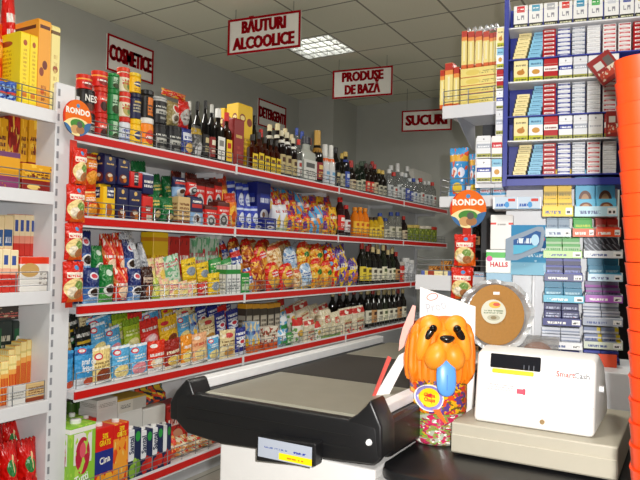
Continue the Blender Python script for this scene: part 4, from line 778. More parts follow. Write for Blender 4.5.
# ---- third shelf
r3 = Row(3, 2.435, .08, 'third shelf front row')
row(r3, [('pouch', 'cupnavy', 88, 103.5, 268), ('pouch', 'cupgreen', 104, 118, 265), ('pouch', 'cupred', 118.5, 132, 268), ('pouch', 'cupnavy', 132.5, 145, 269), ('pouch', 'browncup', 145.5, 157, 267),
 ('sachet', 'greenpas', 157.5, 165, 278), ('sachet', 'pastel', 165.5, 175, 279), ('sachet', 'pinkpas', 175.5, 184, 280), ('sachet', 'pastel', 184.5, 193, 281), ('sachet', 'pinkpas', 193.5, 202, 281), ('sachet', 'redsm', 203, 213, 282), ('sachet', 'yellsm', 213.5, 225, 273), ('box', 'whitesp', 226, 240.5, 265), ('box', 'greensp', 241, 249, 273),
 ('pouch', 'chipbl', 249.5, 256.5, 268), ('bag', 'chipor', 257, 270.5, 256, dict(desc='clear bag of brown noodles')), ('bag', 'redpasta', 271, 284, 262), ('bag', 'redpasta', 284.5, 298, 263), ('bag', 'clearpas', 298.5, 304.5, 268), ('bag', 'bluepas', 305, 315.5, 263), ('bag', 'orpas', 316, 326, 258), ('bag', 'orpas', 326.5, 335.5, 260), ('bag', 'rdbl', 336, 344, 253), ('bag', 'prplyel', 345, 352, 253), ('bag', 'prplyel', 352.5, 361, 258),
 ], tilt=-0.13)
WN = ('dark wine bottle with pale label', 'wine', '12100c', 'c8b480', 'd8d4c0', '4a4438', None)
WY_ = ('dark wine bottle with yellow label', 'wine', '12120a', '8a1a18', 'e0c83a', '5a4a10', None)
WG = ('green wine bottle with cream label', 'wine', '141c0e', 'b0a070', 'e0dcc0', '4a5a30', None)
WR = ('dark wine bottle with red capsule', 'wine', '140c0c', 'a02018', 'b88a5a', '3a1a14', None)
row(Row(3, 2.435, .085, 'third shelf wine row'), [B(WY_, 363, 368.5, 243), B(WY_, 369, 373.5, 246), B(WN, 374, 379, 247), B(WN, 379.5, 384, 249), B(WG, 384.5, 389, 245), B(WN, 389.5, 393, 250), B(WG, 393.5, 397, 249), B(WR, 397.5, 401.5, 252),
 jx('redsm', 'b8b0a8', 402, 406, 262, desc='small dark red jar'), jx('greyst', 'd0d0d0', 406.5, 411, 258, desc='pale jar with silver lid'), jx('greyst', 'd0d0d0', 411.5, 415.5, 260, desc='pale jar with silver lid')])
row(Row(3, 2.53, .09, 'third shelf second row'), [('pouch', 'cupnavy', 81.5, 96, 232), ('pouch', 'cupgreen', 96.5, 107, 246), ('pouch', 'cupred', 107.5, 121, 239), ('pouch', 'cupred', 121.5, 127, 240), ('pouch', 'cupnavy', 127.5, 139, 240), ('pouch', 'greyst', 139.5, 150, 238), ('pouch', 'greyst', 150.5, 155, 242),
 ('sachet', 'pastel', 156, 164, 258), ('sachet', 'pinkpas', 164.5, 173, 257), ('sachet', 'grnwht', 173.5, 189, 254, dict(desc='pale green seasoning sachet')), ('sachet', 'yellsm', 190, 204, 258), ('sachet', 'yellsm', 204.5, 216, 262), ('sachet', 'greensp', 217, 229, 258), ('sachet', 'greensp', 229.5, 240, 258), ('pouch', 'chipbl', 241, 250, 247),
 ('bag', 'chipor', 250.5, 262, 240), ('bag', 'redpasta', 262.5, 275, 243), ('bag', 'clearpas', 275.5, 290, 242), ('bag', 'bluepas', 290.5, 303, 246), ('bag', 'orpas', 304, 317, 241), ('bag', 'orpas', 317.5, 330, 243), ('bag', 'rdbl', 331, 341, 243), ('pouch', 'prplyel', 342, 352, 244)], vis=.6, tilt=-0.2)
row(Row(3, 2.75, .08, 'far back of third shelf'), [('pouch', 'cupnavy', 84, 95, 231), ('pouch', 'cupred', 104, 116, 234), ('pouch', 'cupred', 116.5, 128, 233), ('pouch', 'greyst', 128.5, 141, 231), ('box', 'redsm', 189, 198, 236), ('bag', 'clearpas', 252, 266, 236), ('bag', 'orpas', 284, 298, 238), ('bag', 'greyst', 298.5, 310, 239, dict(desc='silver snack bag')), ('bag', 'orpas', 311, 324, 240), ('bag', 'rdbl', 325, 337, 241)], vis=.4, tilt=-.15)
row(Row(3, 2.54, .085, 'third shelf rear wine row'), [B(WN, 364, 369, 242), B(WR, 371, 376, 243), B(WN, 378, 383, 244), B(WY_, 386, 391, 245), B(WN, 394, 398, 247)])
row(Row(3, 2.65, .1, 'rear of third shelf'), [('pouch', 'greyst', 134, 144, 232, dict(vis=.4)), ('box', 'yelltall', 153, 168, 231, dict(rz=-.0)), ('box', 'redsm', 168.5, 178.5, 237), ('box', 'redsm', 179, 189.5, 238), ('box', 'grnwht', 194, 206, 239), ('box', 'grnwht', 206.5, 219, 237), ('bag', 'chipor', 220, 231, 240), ('bag', 'chipbl', 231.5, 238, 240), ('bag', 'chipor', 238.5, 250, 236), ('bag', 'redpasta', 251, 262, 236), ('bag', 'chipor', 264, 280, 237), ('bag', 'clearpas', 281, 296, 239)], vis=.5, tilt=-0.22)

# ---- fourth shelf
r4 = Row(4, 2.435, .07, 'fourth shelf front row')
row(r4, [('sachet', 'bluechip', 62, 78, 352, dict(rz=0)), ('sachet', 'bluechip', 79, 97.5, 347, dict(rz=0, txt=('praf de\nfrişcă', 'f4f6f8', .038, .56, .05, .75))), ('sachet', 'creampud', 98, 116.5, 347), ('sachet', 'bluepud', 117, 134.5, 346), ('sachet', 'bluepink', 135, 152, 344), ('sachet', 'redpud', 152.5, 169.5, 341), ('sachet', 'dkpud', 170, 185.5, 339), ('sachet', 'orpud', 186, 197, 335), ('sachet', 'pinkpud', 197.5, 212, 333), ('sachet', 'bluepud', 212.5, 223.5, 336), ('sachet', 'creamsug', 224, 239, 330), ('sachet', 'navysug', 239.5, 250, 328), ('box', 'mixbl', 250.5, 258, 322), ('sachet', 'mixbl', 258.5, 264.5, 322), ('box', 'teabox', 265, 277.5, 327), ('pouch', 'bluecl', 280, 289, 330), ('pouch', 'greensp', 289.5, 295.5, 333), ('pouch', 'whred', 296, 306, 318),
 ('sack', 'flour', 306.5, 316, 319), ('sack', 'whred', 316.5, 322, 322), ('sack', 'rice', 322.5, 333, 310), ('sack', 'rice', 333.5, 342, 312), ('sack', 'flour', 342.5, 354, 308), ('sack', 'flour', 354.5, 366, 306)], tilt=-0.05)
r4b = Row(4, 2.52, .075, 'fourth shelf middle row')
row(r4b, [('sachet', 'creamsug', 71, 81, 322, dict(desc='yellow and white sachet')), ('sachet', 'blkgr', 84, 100, 326), ('sachet', 'bluepud', 101, 116, 322), ('sachet', 'bluepink', 117, 131, 325), ('sachet', 'greenlie', 132, 148, 318), ('sachet', 'redlie', 149, 167, 318), ('sachet', 'yelpud', 168, 186, 315), ('sachet', 'bluepud', 186.5, 198, 313), ('sachet', 'mixbl', 198.5, 206, 313), ('sachet', 'creamsug', 206.5, 222, 317), ('sachet', 'navysug', 223, 233, 311), ('sachet', 'navysug', 233.5, 245, 309), ('box', 'greybx', 246, 252, 304), ('box', 'greybx', 252.5, 259.5, 304), ('box', 'greybx', 260, 267, 304), ('box', 'greybx', 267.5, 274, 304), ('box', 'greybx', 274.5, 280, 303),
 ('pouch', 'bluecl', 281, 292, 312), ('pouch', 'whred', 292.5, 300, 305), ('sack', 'flour', 301, 313, 301), ('sack', 'rice', 314, 322, 304), ('sack', 'flour', 323, 332, 303)], vis=.6, tilt=-0.17)
row(Row(4, 2.61, .08, 'fourth shelf back row'), [('sachet', 'blkgr', 76, 92, 314), ('sachet', 'bluepud', 101, 122, 314, dict(desc='blue cake mix sachet')), ('sachet', 'greenlie', 123, 138, 312), ('sachet', 'redlie', 139, 153, 312), ('sachet', 'bluepud', 154, 170, 309, dict(desc='pale blue sachet')), ('sachet', 'creamsug', 186, 200, 307), ('sachet', 'navysug', 205, 215, 305), ('sachet', 'navysug', 216, 226, 305), ('sachet', 'redlie', 227, 236, 304), ('pouch', 'whred', 281, 292, 299), ('sack', 'flour', 298, 310, 300)], vis=.5, tilt=-0.2)
row(Row(4, 2.70, .08, 'rear of fourth shelf'), [('sachet', 'creamsug', 92, 101, 309), ('sachet', 'bluepink', 102, 114, 308), ('sachet', 'bluepud', 114.5, 126, 308), ('sachet', 'greenlie', 126.5, 138, 307), ('sachet', 'redlie', 138.5, 150, 307), ('sachet', 'greenlie', 150.5, 161, 306), ('sachet', 'redlie', 161.5, 172, 305), ('sachet', 'yelpud', 172.5, 183, 305), ('sachet', 'bluepink', 183.5, 194, 304), ('sachet', 'creamsug', 194.5, 206, 303), ('sachet', 'mixbl', 206.5, 216, 303), ('sachet', 'navysug', 216.5, 228, 303), ('sachet', 'navysug', 228.5, 240, 302)], vis=.4, tilt=-.22)
row(Row(4, 2.47, .08, 'fourth shelf front wine row'), [B(WN, 368.5, 373.5, 289), B(WR, 374, 379, 289), B(WN, 379.5, 384.5, 290), B(WG, 385, 389.5, 290), B(WN, 390, 394.5, 290), B(WN, 395, 399, 290), B(WR, 399.5, 403.5, 289), B(WN, 404, 408, 289)])
row(Row(4, 2.57, .08, 'fourth shelf rear wine row'), [B(WN, 334, 339, 291), B(WR, 341, 346, 290), B(WN, 348, 353, 290), B(WR, 355, 360, 289), B(WN, 362, 367, 289), B(WN, 370, 375, 288), B(WG, 378, 383, 288), B(WN, 386, 391, 288), B(WN, 394, 398, 288)])

# ---- bottom shelf
row(Row(5, 2.38, .12, 'bottom shelf front row'), [('carton', 'tutti', 70, 95.5, 421, dict(rz=0, txt=('Tutti\nFrutti', 'f2f6ee', .05, .2, -.2, .75))), ('carton', 'cina', 96, 113.5, 424, dict(rz=0, txt=[('50%\nGRATIS', 'f6d81c', .036, .76, 0, .55), ('Cina', 'f2f0ea', .045, .45, -.15, .75)])), ('carton', 'orcart', 114, 128.5, 420, dict(rz=0, txt=('50%\nGRATIS', 'f6d81c', .032, .82, 0, .55))), ('carton', 'santgr', 129, 141, 427, dict(rz=0, txt=('Santal', '1a2650', .042, .66, -PI/2, .9, -.29))), ('carton', 'santal', 141.5, 152.5, 428, dict(rz=0, txt=('Santal', '1a2650', .042, .66, -PI/2, .9, -.29))), ('carton', 'santal', 153, 163, 425, dict(rz=0, txt=('Santal', '1a2650', .042, .66, -PI/2, .9, -.29))), ('carton', 'santal', 163.5, 171, 423, dict(rz=0)), ('pouch', 'redsnk', 171.5, 180, 434),
 ('pouch', 'candy', 180.5, 193, 438), ('pouch', 'candy', 193.5, 206, 437), ('pouch', 'candy', 206.5, 219, 434), ('pouch', 'redsnk', 219.5, 230, 426), ('pouch', 'candy', 230.5, 242, 424)])
r5 = row(Row(5, 2.52, .14, 'bottom shelf second row'), [('carton', 'tutti', 70, 83, 414, dict(rz=0)), ('carton', 'cina', 84, 96, 416, dict(rz=0)), ('box', 'whcase', 97, 117, 410, dict(rz=0)), ('box', 'whcase', 118, 142, 411, dict(rz=0)), ('box', 'whcase', 143, 165, 407, dict(rz=0)), ('box', 'redsm', 166, 188, 404, dict(rz=0, desc='shallow red packet case'))])
row(Row(5, 2.52, .13, 'on bottom shelf cases'), [('box', 'whcase', 97, 117, 399, dict(rz=0, desc='upper white carton with bar code')), ('box', 'yelcase', 118, 146, 397, dict(rz=0)), ('pouch', 'foilsn', 147, 158, 392), ('pouch', 'foilsn', 158.5, 170, 390)], over=r5)
row(Row(5, 2.68, .12, 'rear of bottom shelf'), [jx('olive', '3a5a20', 70, 78.5, 402), jx('olive', '3a5a20', 79, 87, 402), ('box', 'whcase', 88, 99, 393, dict(rz=0)), ('pouch', 'foilsn', 142, 154, 388), ('pouch', 'foilsn', 155, 168, 386)])

# ================================================================== LEFT RACK
ZL = {'a': 1.842, 'b': 1.487, 'c': 1.06, 'd': .592, 'e': .09}
LXE, LX0_ = 1.815, 1.34
t = thing('shelving_rack', 'plain white rack at the left edge with biscuit boxes and wire guards', 'shelving', ((LXE+LX0_)/2, BACK, 0))
cx = (LXE+LX0_)/2; hw = (LXE-LX0_)/2
obj('back_panel', box(-hw, hw, 0, .02, 0, 2.3), mat('rack_back', 'a8aab0', .6), t)
for k, z in ZL.items():
    sh = obj('shelf', box(-hw, hw, 2.405-BACK, -.002, z-.03, z-.003, bev=.002, seg=1), m_shelf, t)
    obj('shelf_lip', box(-hw, hw, 2.393-BACK, 2.404-BACK, z-.055, z, bev=.002, seg=1), m_shelf, sh)
    if k != 'e': obj('wire_guard', wire_guard(-hw+.02, hw-.005, 2.415-BACK, z-.003, .085, .13), m_wire, sh)
obj('plinth', box(-hw, hw, 2.44-BACK, -.002, 0, .055), m_grey, t)
def LR(k, yf, d, place): return Row(None, yf, d, place, ZL[k]-.002)
la = LR('a', 2.43, .08, 'left rack top shelf')
row(la, [jx('bluetin', '3a5ab0', -2, 8.5, 81, 'tin'), jx('bluetin', '3a5ab0', 9, 19, 82, 'tin'), ('box', 'yellow', 20, 29.5, 32, dict(rz=0, d=.2)), ('box', 'yellow', 30, 37.5, 35, dict(rz=0, d=.2)), ('box', 'ortall', 38.5, 51, 20, dict(rz=0, d=.2)), ('box', 'creamtall', 51.5, 60, 26, dict(rz=0, d=.2))])
row(LR('a', 2.53, .1, 'left rack behind the cans'), [('pouch', 'orbag', -6, 8, 20), ('pouch', 'redcorn', 9, 21, -12)], vis=.6)
lb = LR('b', 2.43, .075, 'left rack second shelf')
fb = row(lb, [('box', 'wafpurple', -12, 20, 151, dict(rz=0)), ('box', 'wafgold', 22, 54, 165, dict(rz=.0, desc='long gold wafer box with dark print'))])
row(LR('b', 2.54, .1, 'left rack second shelf rear'), [('box', 'wafgold', -6, 8, 118, dict(rz=0)), ('box', 'wafred', 8.5, 20, 116, dict(rz=0)), ('box', 'wafgold', 20.5, 27, 119, dict(rz=0)), ('box', 'wafgold', 29, 46, 120, dict(rz=0, desc='largest gold wafer packet with red base'))])
lc = LR('c', 2.43, .09, 'left rack third shelf')
row(lc, [('box', 'strawb', -8, 2, 249, dict(rz=0)), ('box', 'strawb', 2.5, 10, 249, dict(rz=0)), ('box', 'strawb', 10.5, 18, 250, dict(rz=0)), ('box', 'redwh', 20, 51, 257, dict(rz=0))])
row(LR('c', 2.54, .11, 'left rack third shelf rear'), [('box', 'strawc', -8, 4, 216, dict(rz=0)), ('box', 'strawc', 4.5, 13, 216, dict(rz=0))]+[('box', 'strawt', 14+i*5.5, 19.2+i*5.5, 214.5+i*.3, dict(rz=0)) for i in range(6)])
ld = LR('d', 2.43, .09, 'left rack fourth shelf')
row(ld, [('box', 'whcase', 8, 25, 386, dict(rz=0, d=.012, desc='small white price card')), ('box', 'tanbox', 26, 45, 383, dict(rz=0, d=.012, desc='small tan price card'))])
row(LR('d', 2.455, .07, 'left rack fourth shelf front'), [('box', 'grain', -10, 0, 368, dict(rz=0)), ('box', 'grain', .5, 8, 362, dict(rz=0)), ('box', 'grain', 8.5, 16, 356, dict(rz=0))])
row(LR('d', 2.53, .07, 'left rack fourth shelf middle'), [('box', 'grain', 8, 14, 350, dict(rz=0)), ('box', 'grain', 14.5, 20, 346, dict(rz=0)), ('box', 'grain', 20.5, 26, 342, dict(rz=0))]+[('box', 'grain', 26.5+i*4.5, 30.7+i*4.5, 340, dict(rz=0)) for i in range(4)])
pb = row(LR('d', 2.62, .11, 'left rack fourth shelf rear'), [('box', 'picbox', -10, 12, 321, dict(rz=0)), ('box', 'picbox', 12.5, 29, 321, dict(rz=0))])
row(LR('d', 2.63, .1, 'on the left rack picture boxes'), [('box', 'darkbox', -8, 24, 306, dict(rz=0))], over=pb)
le = LR('e', 2.43, .12, 'left rack bottom shelf')
row(le, [('pouch', 'redgift', -12, 6, 448), ('pouch', 'redgift', 7, 24, 444), ('pouch', 'redgift', 25, 43, 441)])
row(LR('e', 2.57, .12, 'left rack bottom shelf rear'), [('pouch', 'redgift', -8, 9, 423), ('pouch', 'redgift', 10, 26, 424), ('pouch', 'redgift', 27, 44, 427)], vis=.6)

# ---- hanging nut pouches on the upright
m_strip = mat('strip_red', 'd02c14', .5)
def disc_sign(px, py, plane, r, label, n=None):
    pass
rondo_print = print_mat('rondodisc', 'd8340a', [('e', .68, .5, .62, .62, 'ea6c12'), ('e', .5, .0, .6, .5, 'f2e2a4'), ('e', 1., .0, .42, .42, '3f6ea0'), ('e', .0, .0, .3, .3, '3f6ea0'), ('e', .5, .31, .26, .15, '4a8a3a'), ('e', .42, .15, .16, .13, 'd0a068'), ('e', .6, .15, .15, .12, 'a8744a'), ('e', .57, .31, .1, .1, '5a5a54'), ('e', .5, .86, .06, .06, '4a90c8')], .85)
def rondo_disc(c, rz, r, label):
    t = thing('round_sign', label, 'sign', (c.x, c.y, c.z-r), rz)
    bm = BM(); bmesh.ops.create_cone(bm, cap_ends=True, segments=40, radius1=r, radius2=r, depth=.006)
    bmesh.ops.rotate(bm, cent=(0, 0, 0), matrix=Matrix.Rotation(PI/2, 3, 'X'), verts=bm.verts)
    for v in bm.verts: v.co.z = v.co.z*1.08
    bm.normal_update(); uvs(bm, lambda q, n: (q.x/(2*r)+.5, q.z/(2*r)+.5))
    obj('disc', bm, rondo_print, t, (0, 0, r))
    add('lettering', text_mesh('RONDO', mat('ink', 'f4f0e4', .5), r*.46, .95, .05), t, (0, -.0035, r*1.36))
    obj('hanger', box(-.008, .008, 0, .003, r*2.05, r*2.3), mat('hanger', 'c8c8c8', .4), t)
    return t
YR = 2.36
rondo_disc(onY(77.5, 118, YR), 0, onY(91.5, 118, YR).x*.5-onY(63.5, 118, YR).x*.5, 'orange round nut advert sign hanging on the white upright at left')
pu = proto('pouch', 'rondo', 1, 1)
for i, (a, b, yt, yb) in enumerate(((71.5, 86, 147.5, 184), (65.5, 84.5, 184.5, 222), (64, 83, 223, 260), (61.5, 84, 261, 302))):
    A, Bq = onY(a, (yt+yb)/2, YR), onY(b, (yt+yb)/2, YR); zt = onY((a+b)/2, yt, YR).z; zb = onY((a+b)/2, yb, YR).z
    o = pack('snack_pouch', pu, ((A.x+Bq.x)/2, YR-.03, zb), (Bq.x-A.x, .055, zt-zb-.002), rnd.uniform(-.1, .1))
    o['label'] = 'red and orange nut pouch, %s from top on the left hanging strip' % ORD[i]; o['category'] = 'snack pouch'; o['group'] = 'nut pouches on the left hanging strip'
    q = add('lettering', text_mesh('RONDO', mat('ink', 'f4f0e4', .5), .2, .75, .02), o, (0, .06, .67), (0, 0, 0), (1, .3, .55))
a = onY(76, 140, YR+.012); b_ = onY(68, 308, YR+.012)
tag(obj('hanging_strip', box(a.x-.018, a.x+.018, YR+.027, YR+.0295, b_.z, a.z), m_strip), 'thin red strip behind the left hanging nut pouches', 'strip')
# dark bottle lying on top behind the upright
o = pack('bottle', bottle('wine', '10281a', '1a3a22', 'c8c4a8', '3a4a38'), (1.70, 2.80, 2.02), (.075, .075, .2), 0)
bpy.data.objects.remove(o) if False else None
for ch in list(o.children): bpy.data.objects.remove(ch)
bpy.data.objects.remove(o)

# ================================================================== CHECKOUT COUNTER
m_cnt = mat('counter_white', 'e4e2df', .4, vary=.03); m_blk = mat('black_rubber', '141416', .38, vary=.15, scale=60, bump=.03); m_steel = mat('brushed_steel', 'a09e90', .4, metal=.5, vary=.1, scale=14)
m_alu = mat('aluminium', 'e6e7e8', .4, metal=.1)
t = thing('checkout_counter', 'long white checkout counter under the conveyor belt and cash register', 'checkout counter', (1.42, .95, 0))
CXo, CYo = 1.42, .95
tc_ = t
def L(x0, x1, y0, y1, z0, z1, **k): return box(x0-CXo, x1-CXo, y0-CYo, y1-CYo, z0, z1, **k)
obj('counter_body', L(1.42, 2.70, .66, 1.135, 0, .721, bev=.005), m_cnt, t)
obj('cashier_counter', L(1.40, 2.72, -.62, .655, 0, .705, bev=.006), m_cnt, t)
t = thing('conveyor_belt', 'conveyor belt unit with black rubber bumper and steel plates on the white counter', 'conveyor belt', (1.42, .95, 0))
# bumper: front moulding with raised horns (profile in y,z, extruded in x)
def yz_prism(pts, x0, x1, bev=.012):
    bm = BM(); prism(bm, [(y, z) for y, z in pts], x0, x1)
    for v in bm.verts: v.co = Vector((v.co.y-CXo, v.co.x-CYo, v.co.z))
    bmesh.ops.recalc_face_normals(bm, faces=bm.faces)
    es = [e for e in bm.edges if len(e.link_faces) == 2 and e.calc_face_angle(0) > .5]
    bmesh.ops.bevel(bm, geom=es, offset=bev, segments=3, profile=.5, affect='EDGES')
    return bm
pts = [(1.262, .76), (1.262, .83), (1.235, .846), (.69, .846), (.635, .84), (.626, .765), (.64, .748), (.72, .742), (1.10, .722), (1.22, .732)]
bm = yz_prism(pts, 1.375, 1.408, .008)
for hp in ([(1.285, .762), (1.286, .812), (1.264, .846), (1.226, .884), (1.214, .878), (1.196, .84), (1.19, .762)], [(.622, .765), (.624, .84), (.638, .868), (.655, .9), (.668, .882), (.69, .86), (.725, .838), (.725, .765)]):
    b2 = yz_prism(hp, 1.3755, 1.455, .007); t2 = bpy.data.meshes.new('t'); b2.to_mesh(t2); b2.free(); bm.from_mesh(t2); bpy.data.meshes.remove(t2)
obj('bumper', bm, m_blk, t, smooth=True)
bm = BM()
for z in (.775, .805): bbox(bm, 1.3735-CXo, 1.376-CXo, .70-CYo, 1.22-CYo, z, z+.003)
obj('bumper_groove', bm, mat('groove', '050505', .6), t)
bm = BM(); bmesh.ops.create_cone(bm, cap_ends=True, segments=16, radius1=.008, radius2=.006, depth=.006); bmesh.ops.rotate(bm, cent=(0, 0, 0), matrix=Matrix.Rotation(-PI/2, 3, 'Y'), verts=bm.verts)
obj('screw', bm, m_alu, t, (1.372-CXo, .655-CYo, .80))
for nm, y0, y1 in (('side_skirt', 1.20, 1.272), ('side_skirt', .632, .695)):
    obj(nm, L(1.455, 2.70, y0, y1, .745, .842, bev=.012), m_blk, t)
obj('guide_rail', L(1.456, 2.70, 1.222, 1.265, .843, .872, bev=.003), m_alu, t)
obj('guide_rail', L(1.456, 2.70, .655, .69, .843, .868, bev=.003), m_alu, t)
obj('steel_plate', L(1.409, 1.80, .70, 1.194, .80, .8475, bev=.012), m_steel, t)
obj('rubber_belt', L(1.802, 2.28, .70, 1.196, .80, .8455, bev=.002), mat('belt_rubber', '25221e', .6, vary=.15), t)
obj('steel_plate', L(2.282, 2.70, .697, 1.198, .80, .846, bev=.005), m_steel, t)
# price card holder on the front
ch = obj('card_holder', yz_prism([(q_.y, q_.z) for q_ in (onX(256, 461, 1.338), onX(256.5, 436.5, 1.338), onX(315.5, 444, 1.338), onX(315, 467, 1.338))], 1.338, 1.374, .004), m_blk, t)
hm = print_mat('holdercard', 'a9b0bd', [('r', .40, .06, 1.0, .40, 'f6d80c'), ('t', .12, .52, .55, .66, 1, '5a6aa0'), ('t', .66, .5, .92, .68, 1, '2a3a9a'), ('t', .55, .16, .85, .3, 1, 'c8781c')], .3)
bm = box(-.079, .079, -.001, 0, 0, .048); bm.normal_update(); uvs(bm, lambda c, n: (c.x/.158+.5, c.z/.048))
q = obj('card', bm, hm, ch, (1.337-CXo, (onX(256, 450, 1.338).y+onX(315, 455, 1.338).y)/2-CYo, (onX(285, 464, 1.338).z)+.006)); q.rotation_euler = (-.02 if False else 0, 0, -PI/2)
# black mat on the cashier side
pts = [(1.392, .56), (1.398, .605), (1.42, .638), (1.46, .652), (2.35, .652), (2.35, -.5), (1.392, -.5)]
bm = BM(); a = [bm.verts.new((x, y, .7055)) for x, y in pts]; f = bm.faces.new(a)
r = bmesh.ops.extrude_face_region(bm, geom=[f]); [setattr(v, 'co', v.co+Vector((0, 0, .029))) for v in r['geom'] if isinstance(v, bmesh.types.BMVert)]
bmesh.ops.recalc_face_normals(bm, faces=bm.faces)
bmesh.ops.bevel(bm, geom=[e for e in bm.edges if e.calc_face_angle(0) > .6], offset=.007, segments=2, profile=.5, affect='EDGES')
tag(obj('counter_mat', bm, mat('mat_black', '19191b', .32, vary=.2), smooth=True), 'thick glossy black mat under the cash register and dog jar', 'mat')
MZ = .7355

# ---------------------------------------------------------------- cash register
m_cr = mat('register_white', 'e2e0dc', .4, vary=.02); m_beige = mat('drawer_beige', 'aca695', .5, vary=.04); m_dk = mat('display_black', '15161c', .12)
t = thing('till_base', 'beige metal cash drawer under the white register', 'cash drawer', (1.6, .336, MZ))
obj('drawer_case', box(0, .40, -.195, .195, .006, .083, bev=.004), m_beige, t)
obj('drawer_front', box(-.006, -.0005, -.193, .193, .01, .055, bev=.002, seg=1), m_beige, t)
bm = BM()
for x in (.03, .37):
    for y in (-.17, .17): bbox(bm, x-.01, x+.01, y-.01, y+.01, 0, .006)
obj('foot', bm, m_blk, t)
RZ = MZ+.083
t = thing('cash_register', 'white electronic cash register with dark display strip on beige drawer', 'cash register', (1.64, .335, RZ+.0005))
# side profile x,z -> body
def xz_body(pts, y0, y1, bev):
    bm = BM(); prism(bm, pts, y0, y1); bmesh.ops.recalc_face_normals(bm, faces=bm.faces)
    bmesh.ops.bevel(bm, geom=[e for e in bm.edges if e.calc_face_angle(0) > .3], offset=bev, segments=3, profile=.5, affect='EDGES'); return bm
obj('register_body', xz_body([(0, 0), (.032, .176), (.10, .188), (.20, .15), (.27, .06), (.28, 0)], -.138, .152, .012), m_cr, t, smooth=True)
tl = math.atan2(.032, .176)
fr = bpy.data.objects.new('front_fittings', None)
def on_front(name, u0, u1, v0, v1, m, th=.002, parent=t):
    # panel lying on the tilted front face; u to the right (world -y), v up the face
    bm = box(-(u1), -(u0), -th, th, v0, v1)   # x->? built as x=-depth later
    bm2 = BM(); bbox(bm2, -th, th, -u1, -u0, v0, v1, bev=min(.004, th), seg=1)
    bm.free()
    o = obj(name, bm2, m, parent); o.rotation_euler = (0, tl, 0); return o
def on_text(s, hexc, size, u, v, parent=t, sx=.9, bold=.01, align='CENTER'):
    o = add('lettering', text_mesh(s, mat('ink', hexc, .5), size, sx, bold, .002, align), parent, Vector((0, -u, 0))+Matrix.Rotation(tl, 3, 'Y') @ Vector((-.0025, 0, v)))
    o.rotation_euler = (Matrix.Rotation(tl, 3, 'Y') @ Matrix.Rotation(-PI/2, 3, 'Z')).to_euler(); return o
on_front('display', -.116, .010, .141, .177, m_dk)
on_front('yellow_strip', -.110, -.006, .128, .139, mat('label_yellow', 'f2c41a', .4))
on_text('', 'ffffff', .01, 0, 0) if False else None
on_text('1', '5a5e66', .016, -.018, .148); on_text('1', '5a5e66', .016, -.030, .148); on_text('1', '5a5e66', .016, -.006, .148)
q = on_front('brand_label', .052, .118, .122, .158, mat('label_paper', 'f4f2ee', .5, vary=.01))
on_text('Smart', 'd83024', .019, .069, .141, sx=.95, bold=.02); on_text('Cash', '4a4a50', .019, .107, .141, sx=.95, bold=.02)
on_front('paper_notice', -.125, -.028, .045, .108, mat('notice_paper', 'f3f1ea', .6, vary=.01), .0012)
nm = print_mat('notice', 'f0eee8', [('t', .0, .55, .75, .95, 3, 'a8a6a6'), ('t', 0, .2, .8, .4, 2, 'c8c4c0')], .6)
bm = BM(); bbox(bm, -.0018, 0, .03, .12, .06, .105); bm.normal_update(); uvs(bm, lambda c, n: (1-(c.y-.03)/.09, (c.z-.06)/.045)); o = obj('notice_print', bm, nm, t); o.rotation_euler = (0, tl, 0)
on_front('red_stamp', -.047, -.024, .080, .096, mat('stamp_red', 'e2445a', .5), .0025)
on_front('front_seam', .02, .136, .068, .0695, mat('seam', 'bdb9b2', .6), .0015)
on_front('front_seam', .0195, .021, .068, .172, mat('seam', 'bdb9b2', .6), .0015)
bm = BM(); bmesh.ops.create_cone(bm, cap_ends=True, segments=16, radius1=.006, radius2=.006, depth=.008); bmesh.ops.rotate(bm, cent=(0, 0, 0), matrix=Matrix.Rotation(PI/2, 3, 'Y'), verts=bm.verts)
obj('lock', bm, mat('brass', 'b89a70', .35, metal=.6), t, (.003, -.02, .022))
bm = BM(); bmesh.ops.create_cone(bm, cap_ends=True, segments=16, radius1=.008, radius2=.008, depth=.012); bmesh.ops.rotate(bm, cent=(0, 0, 0), matrix=Matrix.Rotation(PI/2, 3, 'X'), verts=bm.verts)
obj('side_key', bm, m_alu, t, (.10, -.142, .10))

# ---------------------------------------------------------------- lollipop jar with dog head
JC = Vector((1.715, .608, MZ+.0005)); JR = .078
face = math.atan2(-JC.y, -JC.x)                    # looks at the shopper
rzd = face+PI/2                                    # local -y faces the camera
t = thing('lollipop_jar', 'orange dog headed lollipop jar with blue tongue on the black mat', 'sweet jar', JC, rzd+.2)
wrap = print_mat('chupa', 'd84a12', [('n', 5, .52, 'e0a818'), ('d', 5, .2, 'e2b41a'), ('n', 9, .54, '5a3a86'), ('n', 8, .62, 'b8244e'), ('n', 12, .6, '6a5a18')], .3)
bm = lathe(BM(), [(JR*.99, .085), (JR*1.01, .09), (JR*1.01, .195), (JR*.99, .2)], 28, cy=0); bm.normal_update(); uvs(bm, lambda c, n: (c.x/(2*JR)+.5, (c.z-.085)/.115))
obj('printed_sleeve', bm, wrap, t, smooth=True)
low = print_mat('lollies', '8a9048', [('n', 7, .5, 'a8aa98'), ('n', 8, .54, 'c02858'), ('n', 9, .6, '6a9a3a'), ('n', 14, .6, '8a3a4a'), ('n', 12, .64, 'e8e8e0'), ('n', 9, .66, 'c89a1c')], .15)
bm = lathe(BM(), [(JR*.9, 0), (JR*.98, .006), (JR*.985, .084)], 28, cy=0); bm.normal_update(); uvs(bm, lambda c, n: (c.x/(2*JR)+.5, c.z/.09))
obj('clear_base_with_lollipops', bm, low, t, smooth=True)
